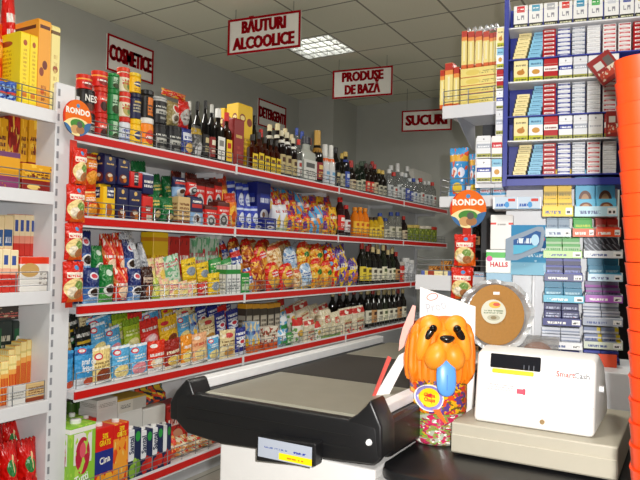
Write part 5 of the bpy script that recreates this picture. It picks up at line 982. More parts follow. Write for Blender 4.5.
# round lollipop emblem on the sleeve
def emblem(r, m, x, z, y, name):
    bm = BM(); bmesh.ops.create_circle(bm, cap_ends=True, segments=28, radius=r)
    for v in bm.verts:
        X = x+v.co.x; v.co = Vector((X, -math.sqrt(max(0, (JR*1.01+y)**2-X*X)), z+v.co.y))
    return obj(name, bm, m, t)
emblem(.036, mat('emblem_white', 'f2efe6', .4), -.037, .127, .0015, 'emblem_rim'); emblem(.033, mat('emblem_lilac', '8a84c8', .4), -.037, .127, .0025, 'emblem_field'); emblem(.025, mat('emblem_yellow', 'f6cf14', .4), -.037, .129, .0035, 'emblem')
me = text_mesh('Chupa\nChups', mat('ink', 'd8281c', .5), .0145, .85, .03)
o = add('lettering', me, t, (-.037*1.03, -math.sqrt((JR*1.01)**2-.037**2)-.0055, .129), (0, 0, -.6))
# stick of the emblem
bm = BM(); prism(bm, [(-.03, .098), (-.012, .100), (.008, .064), (.003, .062)], -JR*1.01-.004, -JR*.9); obj('emblem_stick', bm, mat('emblem_orange', 'ec6a1a', .4), t)
# head
m_or = mat('dog_orange', 'ea7c0c', .45, vary=.1, scale=40); m_or2 = mat('dog_light_orange', 'ef9220', .45, vary=.05); m_nose = mat('dog_black', '17120f', .25); m_tong = mat('tongue_blue', '5a9ae0', .35)
HZ = .247
def blob(rx, ry, rz_, fn=None, u=28, v=18):
    bm = BM(); bmesh.ops.create_uvsphere(bm, u_segments=u, v_segments=v, radius=1)
    for q in bm.verts:
        c = Vector((q.co.x*rx, q.co.y*ry, q.co.z*rz_)); q.co = fn(c) if fn else c
    return bm
def sq(v, p): return math.copysign(abs(v)**p, v)
def headfn(c):   # shaggy crown and mane with combed grooves
    a = math.atan2(c.x, -c.y); z = c.z/.098
    k = 1+.03*math.sin(a*34)*max(0, 1-abs(z)**3)
    w = 1+.10*max(0, -z)
    zz = sq(z, .8)*.098
    if zz > 0: zz += .006*(abs(c.x)/.03 if abs(c.x) < .03 else 1)-.006
    r = max(.001, (1-z*z))**.5; f = (1-abs(z)**4)**.5/r if r > .05 else 1
    return Vector((c.x*k*w*min(f, 1.9), c.y*k*w*min(f, 1.9), zz))
obj('dog_head', blob(.074, .070, .098, headfn, 96, 28), m_or, t, (0, 0, HZ), smooth=True)
bm = BM(); prof = [(.080, .168), (.089, .172), (.092, .195), (.093, .225), (.090, .255), (.082, .285), (.070, .305)]
lathe(bm, prof, 120, cy=0)
for v in bm.verts:
    a = math.atan2(v.co.x, -v.co.y); k = 1+.022*math.sin(a*38+1.5*math.sin(a*5))+.012*math.sin(a*61)
    v.co.x *= k; v.co.y *= k*.92
    if v.co.z < .175: v.co.z += .006*math.sin(a*38)
obj('mane', bm, m_or, t, smooth=True)
for s in (-1, 1):
    def earfn(c, s=s):
        z = c.z/.088; k = 1+.07*math.sin(c.y*420)+.05*math.sin(c.x*380)
        r = max(.001, (1-z*z))**.5; f = min(1.8, (1-abs(z)**3.4)**.5/r) if r > .05 else 1
        return Vector((c.x*f*k, c.y*f*k, c.z+(.005*math.sin(c.x*320) if c.z < -.05 else 0)))
    e = obj('ear', blob(.022, .036, .084, earfn, 64, 22), m_or, t, (s*.066, -.030, HZ-.004), smooth=True); e.rotation_euler = (.02, s*-.05, s*.35)
    e = obj('brow', blob(.031, .022, .034, None), m_or2, t, (s*.033, -.052, HZ+.068), smooth=True); e.rotation_euler = (.2, s*.5, 0)
    e = obj('cheek', blob(.019, .018, .05, None), m_or2, t, (s*.054, -.064, HZ+.026), smooth=True); e.rotation_euler = (.05, s*-.22, 0)
    def jowl(c, s=s): return Vector((c.x*(1-.12*c.z/.04), c.y, c.z*(1.1 if c.z < 0 else 1)))
    e = obj('muzzle', blob(.030, .036, .038, jowl), m_or2, t, (s*.022, -.078, HZ-.004), smooth=True); e.rotation_euler = (0, s*-.35, 0)
    e = obj('eye_patch', blob(.0105, .009, .029, None, 16, 10), m_nose, t, (s*.0425, -.076, HZ+.050), smooth=True); e.rotation_euler = (.12, s*-.62, 0)
    obj('eye', blob(.011, .011, .011, None, 16, 10), mat('eye_black', '0a0808', .08), t, (s*.032, -.080, HZ+.066), smooth=True)
obj('snout', blob(.024, .03, .036, None), m_or2, t, (0, -.078, HZ+.026), smooth=True)
def nosefn(c): return Vector((c.x*(1+.35*(c.z/.011)), c.y, c.z))
obj('nose', blob(.019, .013, .011, nosefn), m_nose, t, (0, -.108, HZ+.042), smooth=True)
def tfn(c):
    z = c.z/.047; r = max(.001, (1-z*z))**.5; f = min(1.6, (1-abs(z)**3)**.5/r) if r > .05 else 1
    return Vector((c.x*f, c.y-.0*z, c.z))
e = obj('tongue', blob(.026, .010, .048, tfn), m_tong, t, (0, -.103, HZ-.060), smooth=True); e.rotation_euler = (-.12, 0, 0)
obj('tongue_groove', box(-.0008, .0008, -.1145, -.112, HZ-.09, HZ-.05), mat('tongue_dark', '3f78bc', .4), t)

# white shop card behind the dog and leaflets on the rail
tl_, tr_, bl_ = onX(416, 287, 1.84), onX(473, 307, 1.84), onX(415, 400, 1.84)
c0 = onX(443, 297, 1.84)
d = tr_-tl_; w = math.hypot(d.y, d.x)*.98
t = thing('shelf_card', 'large white card with red oval behind the orange dog head', 'card', ((tl_.x+tr_.x)/2+.03, (tl_.y+tr_.y)/2, MZ+.001), -PI/2)
hh = (tl_.z+tr_.z)/2-MZ-.002
sk = (tr_.z-tl_.z)
bm = BM(); prism(bm, [(-w/2, 0), (w/2, 0), (w/2, hh+sk/2), (-w/2, hh-sk/2)], 0, .003); obj('card_sheet', bm, mat('card_white', 'f2f1ee', .5, vary=.01), t)
q = add('lettering', text_mesh('Proti', mat('ink', 'b8bcc4', .5), .042, .8, 0, .003, 'LEFT'), t, (-w/2+.02, -.0008, hh-sk/2-.068), (0, -sk/w*-1, 0))
bm = BM(); bmesh.ops.create_circle(bm, segments=24, radius=.016)
ring = BM()
for i in range(24):
    a0, a1 = 2*PI*i/24, 2*PI*(i+1)/24
    p = [(.019*math.cos(a0), .011*math.sin(a0)), (.019*math.cos(a1), .011*math.sin(a1)), (.0165*math.cos(a1), .009*math.sin(a1)), (.0165*math.cos(a0), .009*math.sin(a0))]
    ring.faces.new([ring.verts.new((x, -.0006, z)) for x, z in p])
bm.free(); obj('red_oval', ring, mat('ink', 'e04a3c', .5), t, (-w/2+.04, 0, hh-sk/2-.028), (0, sk/w, 0))
obj('card_stand', box(-.03, .03, .004, .05, 0, .012), m_alu, t)
# leaflets leaning on the right guide rail
def quad_sheet(name, pts, th, m, label, cat):
    n = (pts[1]-pts[0]).cross(pts[2]-pts[0]).normalized()*th
    o = sum(pts, Vector())/len(pts)
    bm = BM(); a = [bm.verts.new(p-o) for p in pts]; b = [bm.verts.new(p-o+n) for p in pts]; k = len(pts)
    bm.faces.new(a); bm.faces.new(b[::-1])
    for i in range(k): bm.faces.new((a[i], a[(i+1) % k], b[(i+1) % k], b[i]))
    return tag(obj(name, bm, m, None, o), label, cat)
XL = 1.66
q = [onX(372, 400, XL-.02), onX(386, 399, XL+.02), onX(412, 348, XL+.12), onX(399, 355, XL+.08)]
quad_sheet('leaflet_pad', q, .004, mat('leaflet_white', 'f0efee', .5, vary=.02), 'white leaflet leaning against the right belt rail', 'leaflet')
q = [onX(371.5, 397, XL-.025), onX(374, 399, XL-.02), onX(391, 358, XL+.06), onX(387.5, 356, XL+.055)]
quad_sheet('booklet', q, .004, mat('booklet_red', 'c25048', .5), 'thin red edged booklet leaning beside the white leaflet', 'booklet')
XP = 1.80
q = [onX(a, b, XP) for a, b in ((399, 351), (406, 345), (411, 338), (414, 322), (416, 306), (413, 305), (409, 314), (403, 328), (400, 340))]
quad_sheet('tag_card', q, .003, mat('leaflet_pink', 'f2b8ae', .5, vary=.03), 'pink and white curved paper tag left of the dog head', 'paper tag')

# ================================================================== DISPLAY RACK BEHIND THE REGISTER
m_blue = mat('rack_blue', '2a3590', .4); m_rackw = mat('rack_white', 'e2e3e6', .4, vary=.02)
# riser box on the counter
RX = 2.36
tag(obj('riser_box', box(RX, 2.70, -.30, .648, .7365, .865, bev=.004), m_rackw), 'low white riser box under the gum rack behind the register', 'riser box')
P0 = onX(510, 100, 2.44); TH = math.radians(-79); nv = Vector((math.cos(TH), math.sin(TH), 0)); nn = Vector((-math.sin(TH), math.cos(TH), 0))   # nv right, nn into the rack
def RK(px, py, d=0.):  # rack plane coordinates (u right, v height)
    p = onP(px, py, P0+nn*d, nn); q = p-P0; return q.dot(nv), p.z
rack = thing('cigarette_rack', 'blue framed cigarette rack full of packs behind the register', 'display rack', (P0.x, P0.y, .8655), TH)
u1 = RK(655, 100)[0]
zb = RK(560, 178)[1]; ztop = RK(560, -8)[1]
ub = RK(507, 100)[0]
z0_ = .8655
rows_px = [(2, 24), (58, 79), (116, 139)]   # facing rows in px at x~530..560
disp_px = [(25, 56), (80, 114), (140, 174)]
obj('side_panel', box(ub-.012, ub+.004, -.02, .13, zb-z0_-.03, ztop-z0_), m_blue, rack)
obj('back_panel', box(ub, u1, .14, .15, zb-z0_-.03, ztop-z0_), m_blue, rack)
obj('bottom_rail', box(ub, u1, -.02, .138, zb-z0_-.028, zb-z0_-.003), m_blue, rack)
BR = {  # cigarette brands: label on pack end / front
 'cream': ('cream cigarette pack', 'ecdca0', [('t', .15, .3, .85, .7, 1, '8a7a48'), ('r', 0, 0, 1, .06, 'b8a86a')]),
 'blue': ('light blue cigarette pack', '86c0dc', [('t', .15, .3, .85, .7, 1, '3a6a90'), ('r', 0, 0, 1, .06, '5a90b4')]),
 'red': ('red and white cigarette pack', 'b0161c', [('r', .12, .3, .88, .72, 'e8e4e0'), ('t', .2, .38, .8, .66, 1, '7a1014')]),
 'navy': ('navy and white cigarette pack', 'e8eaee', [('r', 0, .38, 1, .76, '26348c'), ('t', .2, .44, .8, .7, 1, 'd8dcea')]),
 'grey': ('silver grey cigarette pack', 'dcdee2', [('r', 0, .38, 1, .76, '8a92a0'), ('t', .2, .44, .8, .7, 1, 'e8eaee')]),
 'white': ('white cigarette pack', 'e6e6e6', [('r', 0, .48, 1, .6, 'c0c2c8'), ('t', .2, .2, .8, .4, 1, 'a8aab0')]),
 'rw': ('red banded white cigarette pack', 'eae6e4', [('r', .08, .4, .92, .78, 'c02430'), ('t', .2, .46, .8, .7, 1, 'f0e8e8')]),
}
FR = {  # upright faces
 'cream': [('r', 0, 0, 1, .2, 'b8b820'), ('t', .1, .03, .9, .17, 1, '2a2a10'), ('e', .5, .42, .28, .12, 'b87a28'), ('t', .15, .72, .85, .86, 1, '6a5a28'), ('e', .62, .52, .08, .08, 'b87a28')],
 'blue': [('r', 0, .0, 1, .66, 'e8eaee'), ('r', 0, 0, 1, .2, 'b8b820'), ('t', .1, .03, .9, .17, 1, '2a2a10'), ('e', .5, .42, .28, .12, 'c89038'), ('t', .15, .76, .85, .9, 1, '3a6a90')],
 'red': [('r', 0, .4, 1, .64, 'ece8e4'), ('t', .1, .46, .9, .58, 1, '7a1014'), ('r', 0, 0, 1, .16, '8a8a28'), ('t', .1, .03, .9, .14, 1, '1a1a10')],
 'navy': [('r', 0, .42, 1, .62, '2a3a94'), ('t', .1, .46, .9, .58, 1, 'e8eaf2'), ('r', 0, 0, 1, .16, '9a9a4a'), ('t', .1, .03, .9, .14, 1, '1a1a10'), ('e', .5, .84, .06, .04, '8a8a90')],
 'grey': [('r', 0, .42, 1, .62, 'a4aab6'), ('t', .1, .46, .9, .58, 1, 'eceef2'), ('r', 0, 0, 1, .16, '9a9a4a'), ('t', .1, .03, .9, .14, 1, '1a1a10'), ('e', .5, .84, .06, .04, '8a8a90')],
 'white': [('t', .1, .46, .9, .58, 1, 'a8aab4'), ('r', 0, 0, 1, .16, 'b0b078'), ('t', .1, .03, .9, .14, 1, '1a1a10'), ('e', .5, .84, .06, .04, '8a8a90')],
 'rw': [('r', 0, .44, 1, .7, 'c42836'), ('t', .1, .5, .9, .64, 1, 'f0e8e8'), ('r', 0, 0, 1, .16, '9a9a4a'), ('t', .1, .03, .9, .14, 1, '1a1a10')],
}
TOPF = ['c8242c', '4a9ab8', 'a8aab0', 'd02c24', '2a8ab0', '34a848', 'c8ccd4', '3a4a9a', 'c8a850']
def cig_face(b, front, extra=None):
    k = ('cig', b, front, extra)
    if k in MESH: return MESH[k]
    base = BR[b][1]
    if extra: pm = print_mat('cigtop'+extra, 'e6e6e4', [('r', .22, .68, .78, .98, extra), ('t', .28, .8, .72, .9, 1, W), ('r', .24, .34, .44, .54, '8a8a92'), ('r', .29, .39, .44, .54, 'e6e6e4'), ('r', .52, .34, .58, .54, '8a8a92'), ('r', .68, .34, .74, .54, '8a8a92'), ('r', .58, .44, .68, .54, '8a8a92'), ('r', 0, 0, 1, .16, '2a2a22'), ('t', .08, .03, .92, .14, 1, 'd8d8b0')], .35)
    else: pm = print_mat('cig_%s_%d' % (b, front), base, FR[b] if front else BR[b][2], .35)
    bm = box(-.5, .5, 0, 1, 0, 1, bev=.03, seg=1); uv_box(bm)
    body = ('pack_body', mesh_from(bm, 'pack_body', pm))
    # flip-top lid seam as a slim raised lid
    bm = BM()
    if front: bbox(bm, -.502, .502, -.004, 1.004, .735, .745)
    else: bbox(bm, -.503, .503, .30, .315, -.003, 1.003)
    lid = ('lid_seam', mesh_from(bm, 'lid_seam', mat('lid_seam', 'b8b6ae', .5)))
    MESH[k] = [body, lid]
    return MESH[k]
def in_rack(parts, name, u, d, v, w, dep, h, desc, cat, place, key, rz=0., ry=0.):
    """things in the rack stand in world space; u, v along the rack plane"""
    p = P0+nv*u+nn*d
    o = pack(name, parts, (p.x, p.y, v), (w, dep, h), TH+rz, 0, ry)
    reg(o, desc, cat, place, key)
    return o
cols = ['cream', 'blue', 'red', 'navy', 'grey', 'white', 'rw', 'rw', 'red', 'navy']
colx = [(513.5, 528), (528.5, 543), (543.5, 558), (558.5, 572.5), (573, 587.5), (588, 603), (604, 619), (619.5, 634), (634.5, 649), (649.5, 664)]
ROWN = ['top', 'middle', 'lower']
for ri, (ya, yb) in enumerate(rows_px):
    # ledge that carries the upright facing packs
    zl = RK(560, yb)[1]
    obj('ledge', box(ub, u1, -.008, .10, zl-z0_-.006, zl-z0_-.001), m_rackw, rack)
    for ci, (a, b) in enumerate(colx):
        if ri > 0 and ci > 6: continue
        br = cols[ci] if ri else ['white'][0]
        if ri == 2 and ci == 6: br = 'red'
        ua, ub_ = RK(a+.3, yb)[0], RK(b-.3, yb)[0]
        h = RK(560, ya)[1]-zl
        parts = cig_face(br if ri else 'white', True, TOPF[ci % len(TOPF)] if ri == 0 else None)
        desc = (BR[br][0] if ri else 'white cigarette pack with coloured crest')+' standing upright'
        o = in_rack(parts, 'cigarette_pack', (ua+ub_)/2, -.004, zl, ub_-ua, .022, h, desc, 'cigarette pack', 'in the %s facing row' % ROWN[ri], a)
for ri, (ya, yb) in enumerate(disp_px):
    zl = RK(560, yb)[1]
    obj('dispenser_floor', box(ub, u1, -.008, .125, zl-z0_-.006, zl-z0_-.001), m_blue, rack)
    for ci, (a, b) in enumerate(colx):
        if ri > 0 and ci > 6: continue
        br = cols[ci]
        if ri == 2 and ci == 5: br = 'rw'
        if ri == 2 and ci == 6: br = 'white'
        ua, ub_ = RK(a-1.5+.6, yb)[0], RK(b-1.5-.9, yb)[0]
        H = RK(560, ya+(10 if ci == 0 and ri == 1 else 2))[1]-zl; n = 7 if not (ci == 0 and ri == 1) else 5; ph = H/n
        for k in range(n):
            off = (.0035*(k if ci < 2 else 0))
            o = in_rack(cig_face(br, False), 'cigarette_pack', (ua+ub_)/2+off, .012+off, zl+k*ph, ub_-ua, .085, ph*.95, BR[br][0]+' lying in stack', 'cigarette pack', None, a)
            REG.pop()
            o['label'] = '%s, %s from bottom, %s column, %s dispenser row' % (BR[br][0], ORD[k], ORD[ci], ROWN[ri]); o['category'] = 'cigarette pack'; o['group'] = 'cigarette packs in the dispenser rows'
# hanging red card pieces near the baskets
for (px, py, w, h, rot, lab) in ((613, 68, .085, .10, -.6, 'dark red cigarette card tilted in front of the rack'), (614, 126, .06, .09, 0, 'dark red cigarette card standing below the tilted card')):
    u, v = RK(px, py); p = P0+nv*u-nn*.045
    o = add('cigarette_card', proto('box', 'cigflap')[0][1], None, (p.x, p.y, v-h/2), (0, rot, TH), (w, .012, h)); tag(o, lab, 'card')
# column of facings on the white side board left of the blue post
ua, ub2 = RK(496.5, 60)[0], RK(507.5, 60)[0]
u_l = RK(476, 150)[0]
sb = thing('pack_side_board', 'narrow white board with a single column of cigarette packs', 'display board', (P0.x, P0.y, .8655), TH)
za, zb2 = RK(502, 24)[1], RK(502, 184)[1]
obj('board', box(ua-.002, ub-.014, .03, .036, zb2-z0_-.01, za-z0_), m_rackw, sb)
obj('wide_board', box(u_l-.004, ua-.003, .03, .036, zb2-z0_-.01, RK(490, 136)[1]-z0_), m_rackw, sb)
obj('board_arm', box(ub-.013, ub-.0125, .025, .05, zb2-z0_-.01, za-z0_), m_rackw, sb)
seq = [('cream', 27, 46), ('blue', 48, 67), ('red', 69, 88), ('navy', 90, 108), ('grey', 110, 134)]
for i, (br, y0, y1) in enumerate(seq):
    z1, z2 = RK(502, y0)[1], RK(502, y1)[1]
    obj('ledge', box(ua, ub-.015, .006, .03, z2-z0_-.004, z2-z0_-.0005), m_rackw, sb)
    in_rack(cig_face(br, True), 'cigarette_pack', (ua+ub-.014)/2, .007, z2, ub-.016-ua, .022, z1-z2, BR[br][0]+' in the single column', 'cigarette pack', 'left of the blue post', i)
for i, (br, x0, x1, y0, y1) in enumerate((('grey', 477, 491, 137, 158), ('rw', 492, 507, 137, 158), ('navy', 477, 491, 160, 182), ('blue', 492, 507, 160, 182))):
    uu0, uu1 = RK(x0, y1)[0], RK(x1, y1)[0]; uu1 = min(uu1, ub-.014); z1, z2 = RK(x0, y0)[1], RK(x0, y1)[1]
    obj('ledge', box(uu0, uu1, -.022, .029, z2-z0_-.004, z2-z0_-.0005), m_rackw, sb)
    in_rack(cig_face(br, True), 'cigarette_pack', (uu0+uu1)/2, -.02, z2, uu1-uu0-.001, .022, z1-z2, BR[br][0]+' in the block of four', 'cigarette pack', 'left of the blue post', i)

# gum rack: stepped white trays below the blue rail
zl_g = RK(540, 276)[1]-z0_
gum = thing('gum_rack', 'white stepped rack carrying the coloured gum trays beside the register', 'display rack', (P0.x, P0.y, .8655), TH)
ug0, ug1 = RK(536, 260)[0], RK(626, 260)[0]
zg = RK(560, 186)[1]
obj('rack_back', box(ug0-.115, RK(621, 260)[0], .126, .136, 0, zg-z0_), m_rackw, gum)
obj('side_board', box(ug0-.012, ug0-.004, .03, .125, 0, zl_g), m_rackw, gum)
GR = [  # y front-lip top / bottom px at left, cols: (x0,x1,style,ncol,lip colour)
 (207, 217, 170, [(542, 573, 'gumyel', 2, 'f2c81a'), (574, 617, 'gumblue', 2, 'b8dcea')]),
 (229, 237, 212, [(545, 571, 'gumgrey', 2, 'c8d8dc'), (572, 594, 'gumgreen', 1, 'e85a24'), (594.5, 620, 'gumred', 2, 'e8501c')]),
 (251, 258, 238, [(543, 582, 'gumlt', 2, 'b4dc8c'), (583, 622, 'gumdk', 2, 'd8dce0')]),
 (274, 281, 258, [(544, 583, 'gumnavy', 2, '232a6c'), (587, 622, 'gumaqua', 2, 'c4dcec')]),
 (295, 302, 281, [(543, 584, 'gumaqua', 2, '58b4d0'), (584.5, 622, 'gummag', 2, 'a85ab8')]),
 (318, 325, 303, [(542.5, 581, 'gumnr', 2, '222c78'), (582, 622, 'gumwhite', 2, 'a0a8b8')]),
 (341, 348, 327, [(540, 582, 'gumwhite', 2, 'e4e6ea'), (583, 622, 'gumby', 2, 'c8d0c0')]),
 (366, 372, 350, [(541, 582, 'gumnavy', 2, 'd0d8e8'), (583, 622, 'gumnavy', 2, 'd8dce6')]),
]
for gi, (yl, yb, yt, trays) in enumerate(GR):
    for a, b, st, nc, lipc in trays:
        ua, ub3 = RK(a+.3, yb)[0], RK(b-.3, yb)[0]
        z2 = RK((a+b)/2, yb)[1]; z1 = RK((a+b)/2, yl)[1]; zt = RK((a+b)/2, yt, .09)[1]
        w = ub3-ua; cu = (ua+ub3)/2
        p = P0+nv*cu
        tr = thing('gum_tray', 'x', 'gum tray', (p.x, p.y, z2), TH)
        bm = BM(); bbox(bm, -w/2, w/2, -.03, .118, 0, .003); bbox(bm, -w/2, -w/2+.002, -.03, .118, .003, z1-z2+.006); bbox(bm, w/2-.002, w/2, -.03, .118, .003, z1-z2+.006)
        obj('tray_body', bm, m_rackw, tr)
        lm = print_mat('lip'+lipc, lipc, [('t', .1, .25, .6, .8, 1, W if lipc in ('232a6c', '222c78', 'a85ab8', '58b4d0', 'e8501c', 'e85a24') else '4a5a8a'), ('r', .76, .2, .97, .85, 'f0f0ee'), ('t', .79, .3, .94, .75, 1, '333333')], .4)
        bm = box(-w/2, w/2, -.034, -.0305, 0, z1-z2); bm.normal_update(); uvs(bm, lambda c, n: (c.x/w+.5, c.z/(z1-z2))); obj('price_lip', bm, lm, tr)
        REG.append((tr, '%s cardboard gum tray' % ({'gumyel': 'yellow', 'gumblue': 'pale blue', 'gumgrey': 'grey', 'gumgreen': 'orange lipped', 'gumred': 'red', 'gumlt': 'pale green', 'gumdk': 'grey lipped', 'gumnavy': 'navy', 'gumaqua': 'aqua', 'gummag': 'magenta', 'gumnr': 'navy lipped', 'gumwhite': 'white', 'gumby': 'yellow and blue'}[st]), 'gum tray', 'in the %s gum row from the top, %s side' % (ORD[gi], 'left' if a < 570 else ('middle' if a < 580 and gi == 1 else 'right')), a))
        # packs lie in two or three rising steps towards the back
        ns = 3
        total = max(.03, zt-z2-.004); pw = (w-.006)/nc
        for c in range(nc):
            for k in range(ns):
                hk = total*(k+1)/ns
                q = P0+nv*(ua+.003+pw*(c+.5))+nn*(-.028+k*.048)
                o = pack('gum_pack', proto('box', st), (q.x, q.y, z2+.0035), (pw*.97, .046, hk), TH)
                o['label'] = '%s, %s step, %s column, %s tray, %s gum row' % (S[st][0], ['front', 'middle', 'back'][k], ['left', 'right'][c], 'left' if a < 570 else ('middle' if a < 580 and gi == 1 else 'right'), ORD[gi]); o['category'] = 'gum pack'; o['group'] = 'gum packs in the stepped trays'
zl1, zl2 = RK(518, 197)[1], RK(518, 209)[1]
obj('label_ledge', box(RK(493, 203)[0], RK(541.5, 203)[0], -.006, .12, zl2-z0_, zl1-z0_, bev=.001, seg=1), m_rackw, gum)
for a, b in ((495, 517), (518, 540)):
    ua, u2 = RK(a, 203)[0], RK(b, 203)[0]; w = u2-ua; h = zl1-zl2
    bm = box(-w/2, w/2, -.001, .001, 0, h); bm.normal_update(); uvs(bm, lambda c, n: (c.x/w+.5, c.z/h))
    p = P0+nv*((ua+u2)/2)-nn*.0075
    o = obj('shelf_label', bm, print_mat('shelflabel', 'c4d4e4', [('t', .05, .2, .65, .6, 1, '2a5ab0'), ('r', .6, .62, .92, .85, 'd03a30'), ('e', .55, .35, .1, .25, '4a9ad8'), ('r', 0, 0, 1, .06, '8ab0d0')], .6), None, (p.x, p.y, zl2), (0, 0, TH)); reg(o, 'pale blue shelf label with blue print', 'shelf label', 'under the blue rail', a)
# small orange card at the foot of the gum rack
u, v = RK(606, 380); p = P0+nv*u-nn*.05
tag(obj('price_card', box(-.03, .03, 0, .003, 0, .045, bev=.001, seg=1), mat('card_orange', 'd84a24', .5), None, (p.x, p.y, .8655), (0, 0, TH)), 'small orange price card at the foot of the gum rack', 'price card')

# ================================================================== WHITE SIDE SHELVES (end of the next gondola)
GX = 2.80
t = thing('end_shelf_unit', 'white end shelving with wire guards left of the cigarette rack', 'shelving', (GX+.34, .70, 0))
ox, oy = GX+.34, .70
def E_(x0, x1, y0, y1, z0, z1, **k): return box(x0-ox, x1-ox, y0-oy, y1-oy, z0, z1, **k)
obj('back_panel', E_(GX+.34, GX+.36, .30, onX(482, 180, GX+.34).y, 0, 2.2), mat('endunit_grey', '4c4d50', .7), t)
SHF = {}
for k, (pl, pr, yt, yb, px) in {'top': (443, 520, 104, 117, 470), 'mid': (440, 545, 196, 207, 470), 'low': (416, 500, 275, 290, 432)}.items():
    yl_ = onX(pl, (yt+yb)/2, GX).y; yr_ = onX(pr, (yt+yb)/2, GX).y
    z1 = onX(px, yt, GX).z; z2 = onX(px, yb, GX).z
    if k == 'mid': z1 -= .0
    sh = obj('shelf', E_(GX+.003, GX+.338, yr_, yl_, z1-.03, z1-.004), m_shelf, t)
    obj('shelf_lip', E_(GX-.010, GX+.002, yr_, yl_, z2, z1, bev=.002, seg=1), m_shelf, sh)
    g = wire_guard(0, yl_-yr_, 0, 0, .075 if k != 'mid' else .085, .12)
    for v in g.verts: v.co = Vector((GX+.006-ox+v.co.y, yr_-oy+v.co.x, z1-.004+v.co.z))
    obj('wire_guard', g, m_wire, sh)
    g = BM()
    for yy in (yl_,):
        for i in range(3): zz = z1-.004+.085*(i+1)/3; rod(g, (GX+.006-ox, yy-oy, zz), (GX+.3-ox, yy-oy, zz), .0017, 5)
    obj('side_wire', g, m_wire, sh)
    bm = BM(); prism(bm, [(GX+.02-ox, z1-.031), (GX+.337-ox, z1-.031), (GX+.337-ox, z1-.16), (GX+.30-ox, z1-.16)], yl_-.05-oy, yl_-.047-oy)
    obj('bracket', bm, mat('bracket_grey', 'a8aaae', .5), sh)
    SHF[k] = (yl_, yr_, z1-.004)
def onE(px, py, d=0): return onX(px, py, GX+.02+d)
def end_item(kind, style, a, b, yt, z0, d=.05, off=0., place='', desc=None, parts=None):
    ym = yt+10
    A = onE(a, ym, off).y; Bq = onE(b, ym, off).y; zt = onE((a+b)/2, yt, off).z
    p = parts or proto(kind, style)
    o = pack(snake(S[style][1]), p, (GX+.02+off, (A+Bq)/2, z0), (abs(A-Bq)*.97, d, max(.015, zt-z0)), -PI/2)
    reg(o, desc or S[style][0], S[style][1], place, a); return zt
zT = SHF['top'][2]
P_ = 'on the top side shelf'
for a, b, yt in ((440, 444.5, 70), (444.8, 453, 63), (453.5, 459, 67)): end_item('box', 'cartyel', a, b, yt, zT, place=P_, desc='upright slim yellow carton with red ends')
zz = zT
for i, yt in enumerate((93, 85, 76.5, 67)):
    o = end_item('box', 'cartlie', 460, 496, yt, zz, .06, 0, P_, 'long yellow carton lying in the stack'); zz = o+.0005
REG[-4:] = [(q[0], q[1], q[2], q[3], i) for i, q in enumerate(REG[-4:])]
zl = zz
for i, (a, b, yt) in enumerate(((461.5, 467, 31), (468, 474, 31.5), (475.5, 482, 31), (483.5, 489, 31.5), (489.3, 493, 33), (493.3, 496.3, 32))): end_item('box', 'cartyel', a, b, yt, zl, .05, 0, 'on the lying cartons', 'slim yellow carton standing')
ztopc = onE(480, 31).z
m_clear = mat('clear_plastic', 'd8dcde', .08, trans=.6, vary=.02, metal=.2)
for i, (px, py) in enumerate(((467, 27), (473, 26.5), (479, 26), (485, 25.5), (490, 26), (495, 27))):
    p = onE(px, 31)
    bm = BM(); lathe(bm, [(.004, 0), (.011, .004), (.0125, .012), (.009, .02), (.006, .022), (.007, .028), (.004, .03)], 12, cy=0)
    o = obj('clear_cap', bm, m_clear, None, (GX+.045, p.y, ztopc+.0015), smooth=True); reg(o, 'small clear plastic bauble', 'bauble', 'on top of the standing cartons', px)
zM = SHF['mid'][2]; Pm = 'on the middle side shelf'
end_item('pouch', 'toothb', 447.5, 467, 147, zM, .06, 0, Pm, 'large blue pack with cartoon coloured letters')
end_item('pouch', 'toothb', 467.5, 479, 153, zM, .05, 0, Pm, 'narrow blue pack beside the large one')
end_item('box', 'toothw', 448, 462, 190, zM, .05, .07, Pm); end_item('box', 'toothw', 480, 492, 184, zM, .05, 0, Pm, 'small flat white and blue box'); end_item('box', 'toothw', 492.5, 505, 184, zM, .05, 0, Pm, 'small flat white and blue box')
zL_ = SHF['low'][2]; Pl = 'on the low side shelf'
end_item('box', 'stripe', 420.5, 453, 270.5, zL_, .08, 0, Pl)
for a, b, yt in ((425, 437, 266), (437.5, 449, 261), (449.5, 456, 264)): end_item('pouch', 'goldcell', a, b, yt, zL_, .09, .1, Pl)
end_item('box', 'toothw', 474, 484, 272, zL_, .06, 0, Pl, 'pale blue box behind the hanging nut pouches')

# hanging strip with nut pouches in front of the side shelves
XR = 2.62
c = onX(468, 209, XR); r_ = abs(onX(450.5, 209, XR).y-onX(486, 209, XR).y)/2
rz_ = -PI/2+.25
rondo_disc(c, rz_, r_*.98, 'orange round nut advert sign hanging beside the cigarette rack')
for i, (a, b, yt, yb) in enumerate(((456, 477, 234, 266), (453, 474.5, 267, 299))):
    A, Bq = onX(a, (yt+yb)/2, XR), onX(b, (yt+yb)/2, XR); zt = onX((a+b)/2, yt, XR).z; zb_ = onX((a+b)/2, yb, XR).z
    o = pack('snack_pouch', pu, (XR-.03, (A.y+Bq.y)/2, zb_), (abs(A.y-Bq.y), .055, zt-zb_-.002), -PI/2+.2)
    tag(o, '%s red nut pouch on the strip beside the side shelves' % ('upper', 'lower')[i], 'snack pouch', 'nut pouches on the right hanging strip')
    add('lettering', text_mesh('RONDO', mat('ink', 'f4f0e4', .5), .2, .75, .02), o, (0, .06, .67), (0, 0, 0), (1, .3, .55))
a = onX(467, 226, XR+.035)
tag(obj('hanging_strip', box(-.018, .018, 0, .0025, onX(464, 298, XR+.03).z, a.z), m_strip, None, (XR+.034, a.y, 0), (0, 0, -PI/2)), 'thin red strip behind the right hanging nut pouches', 'strip')

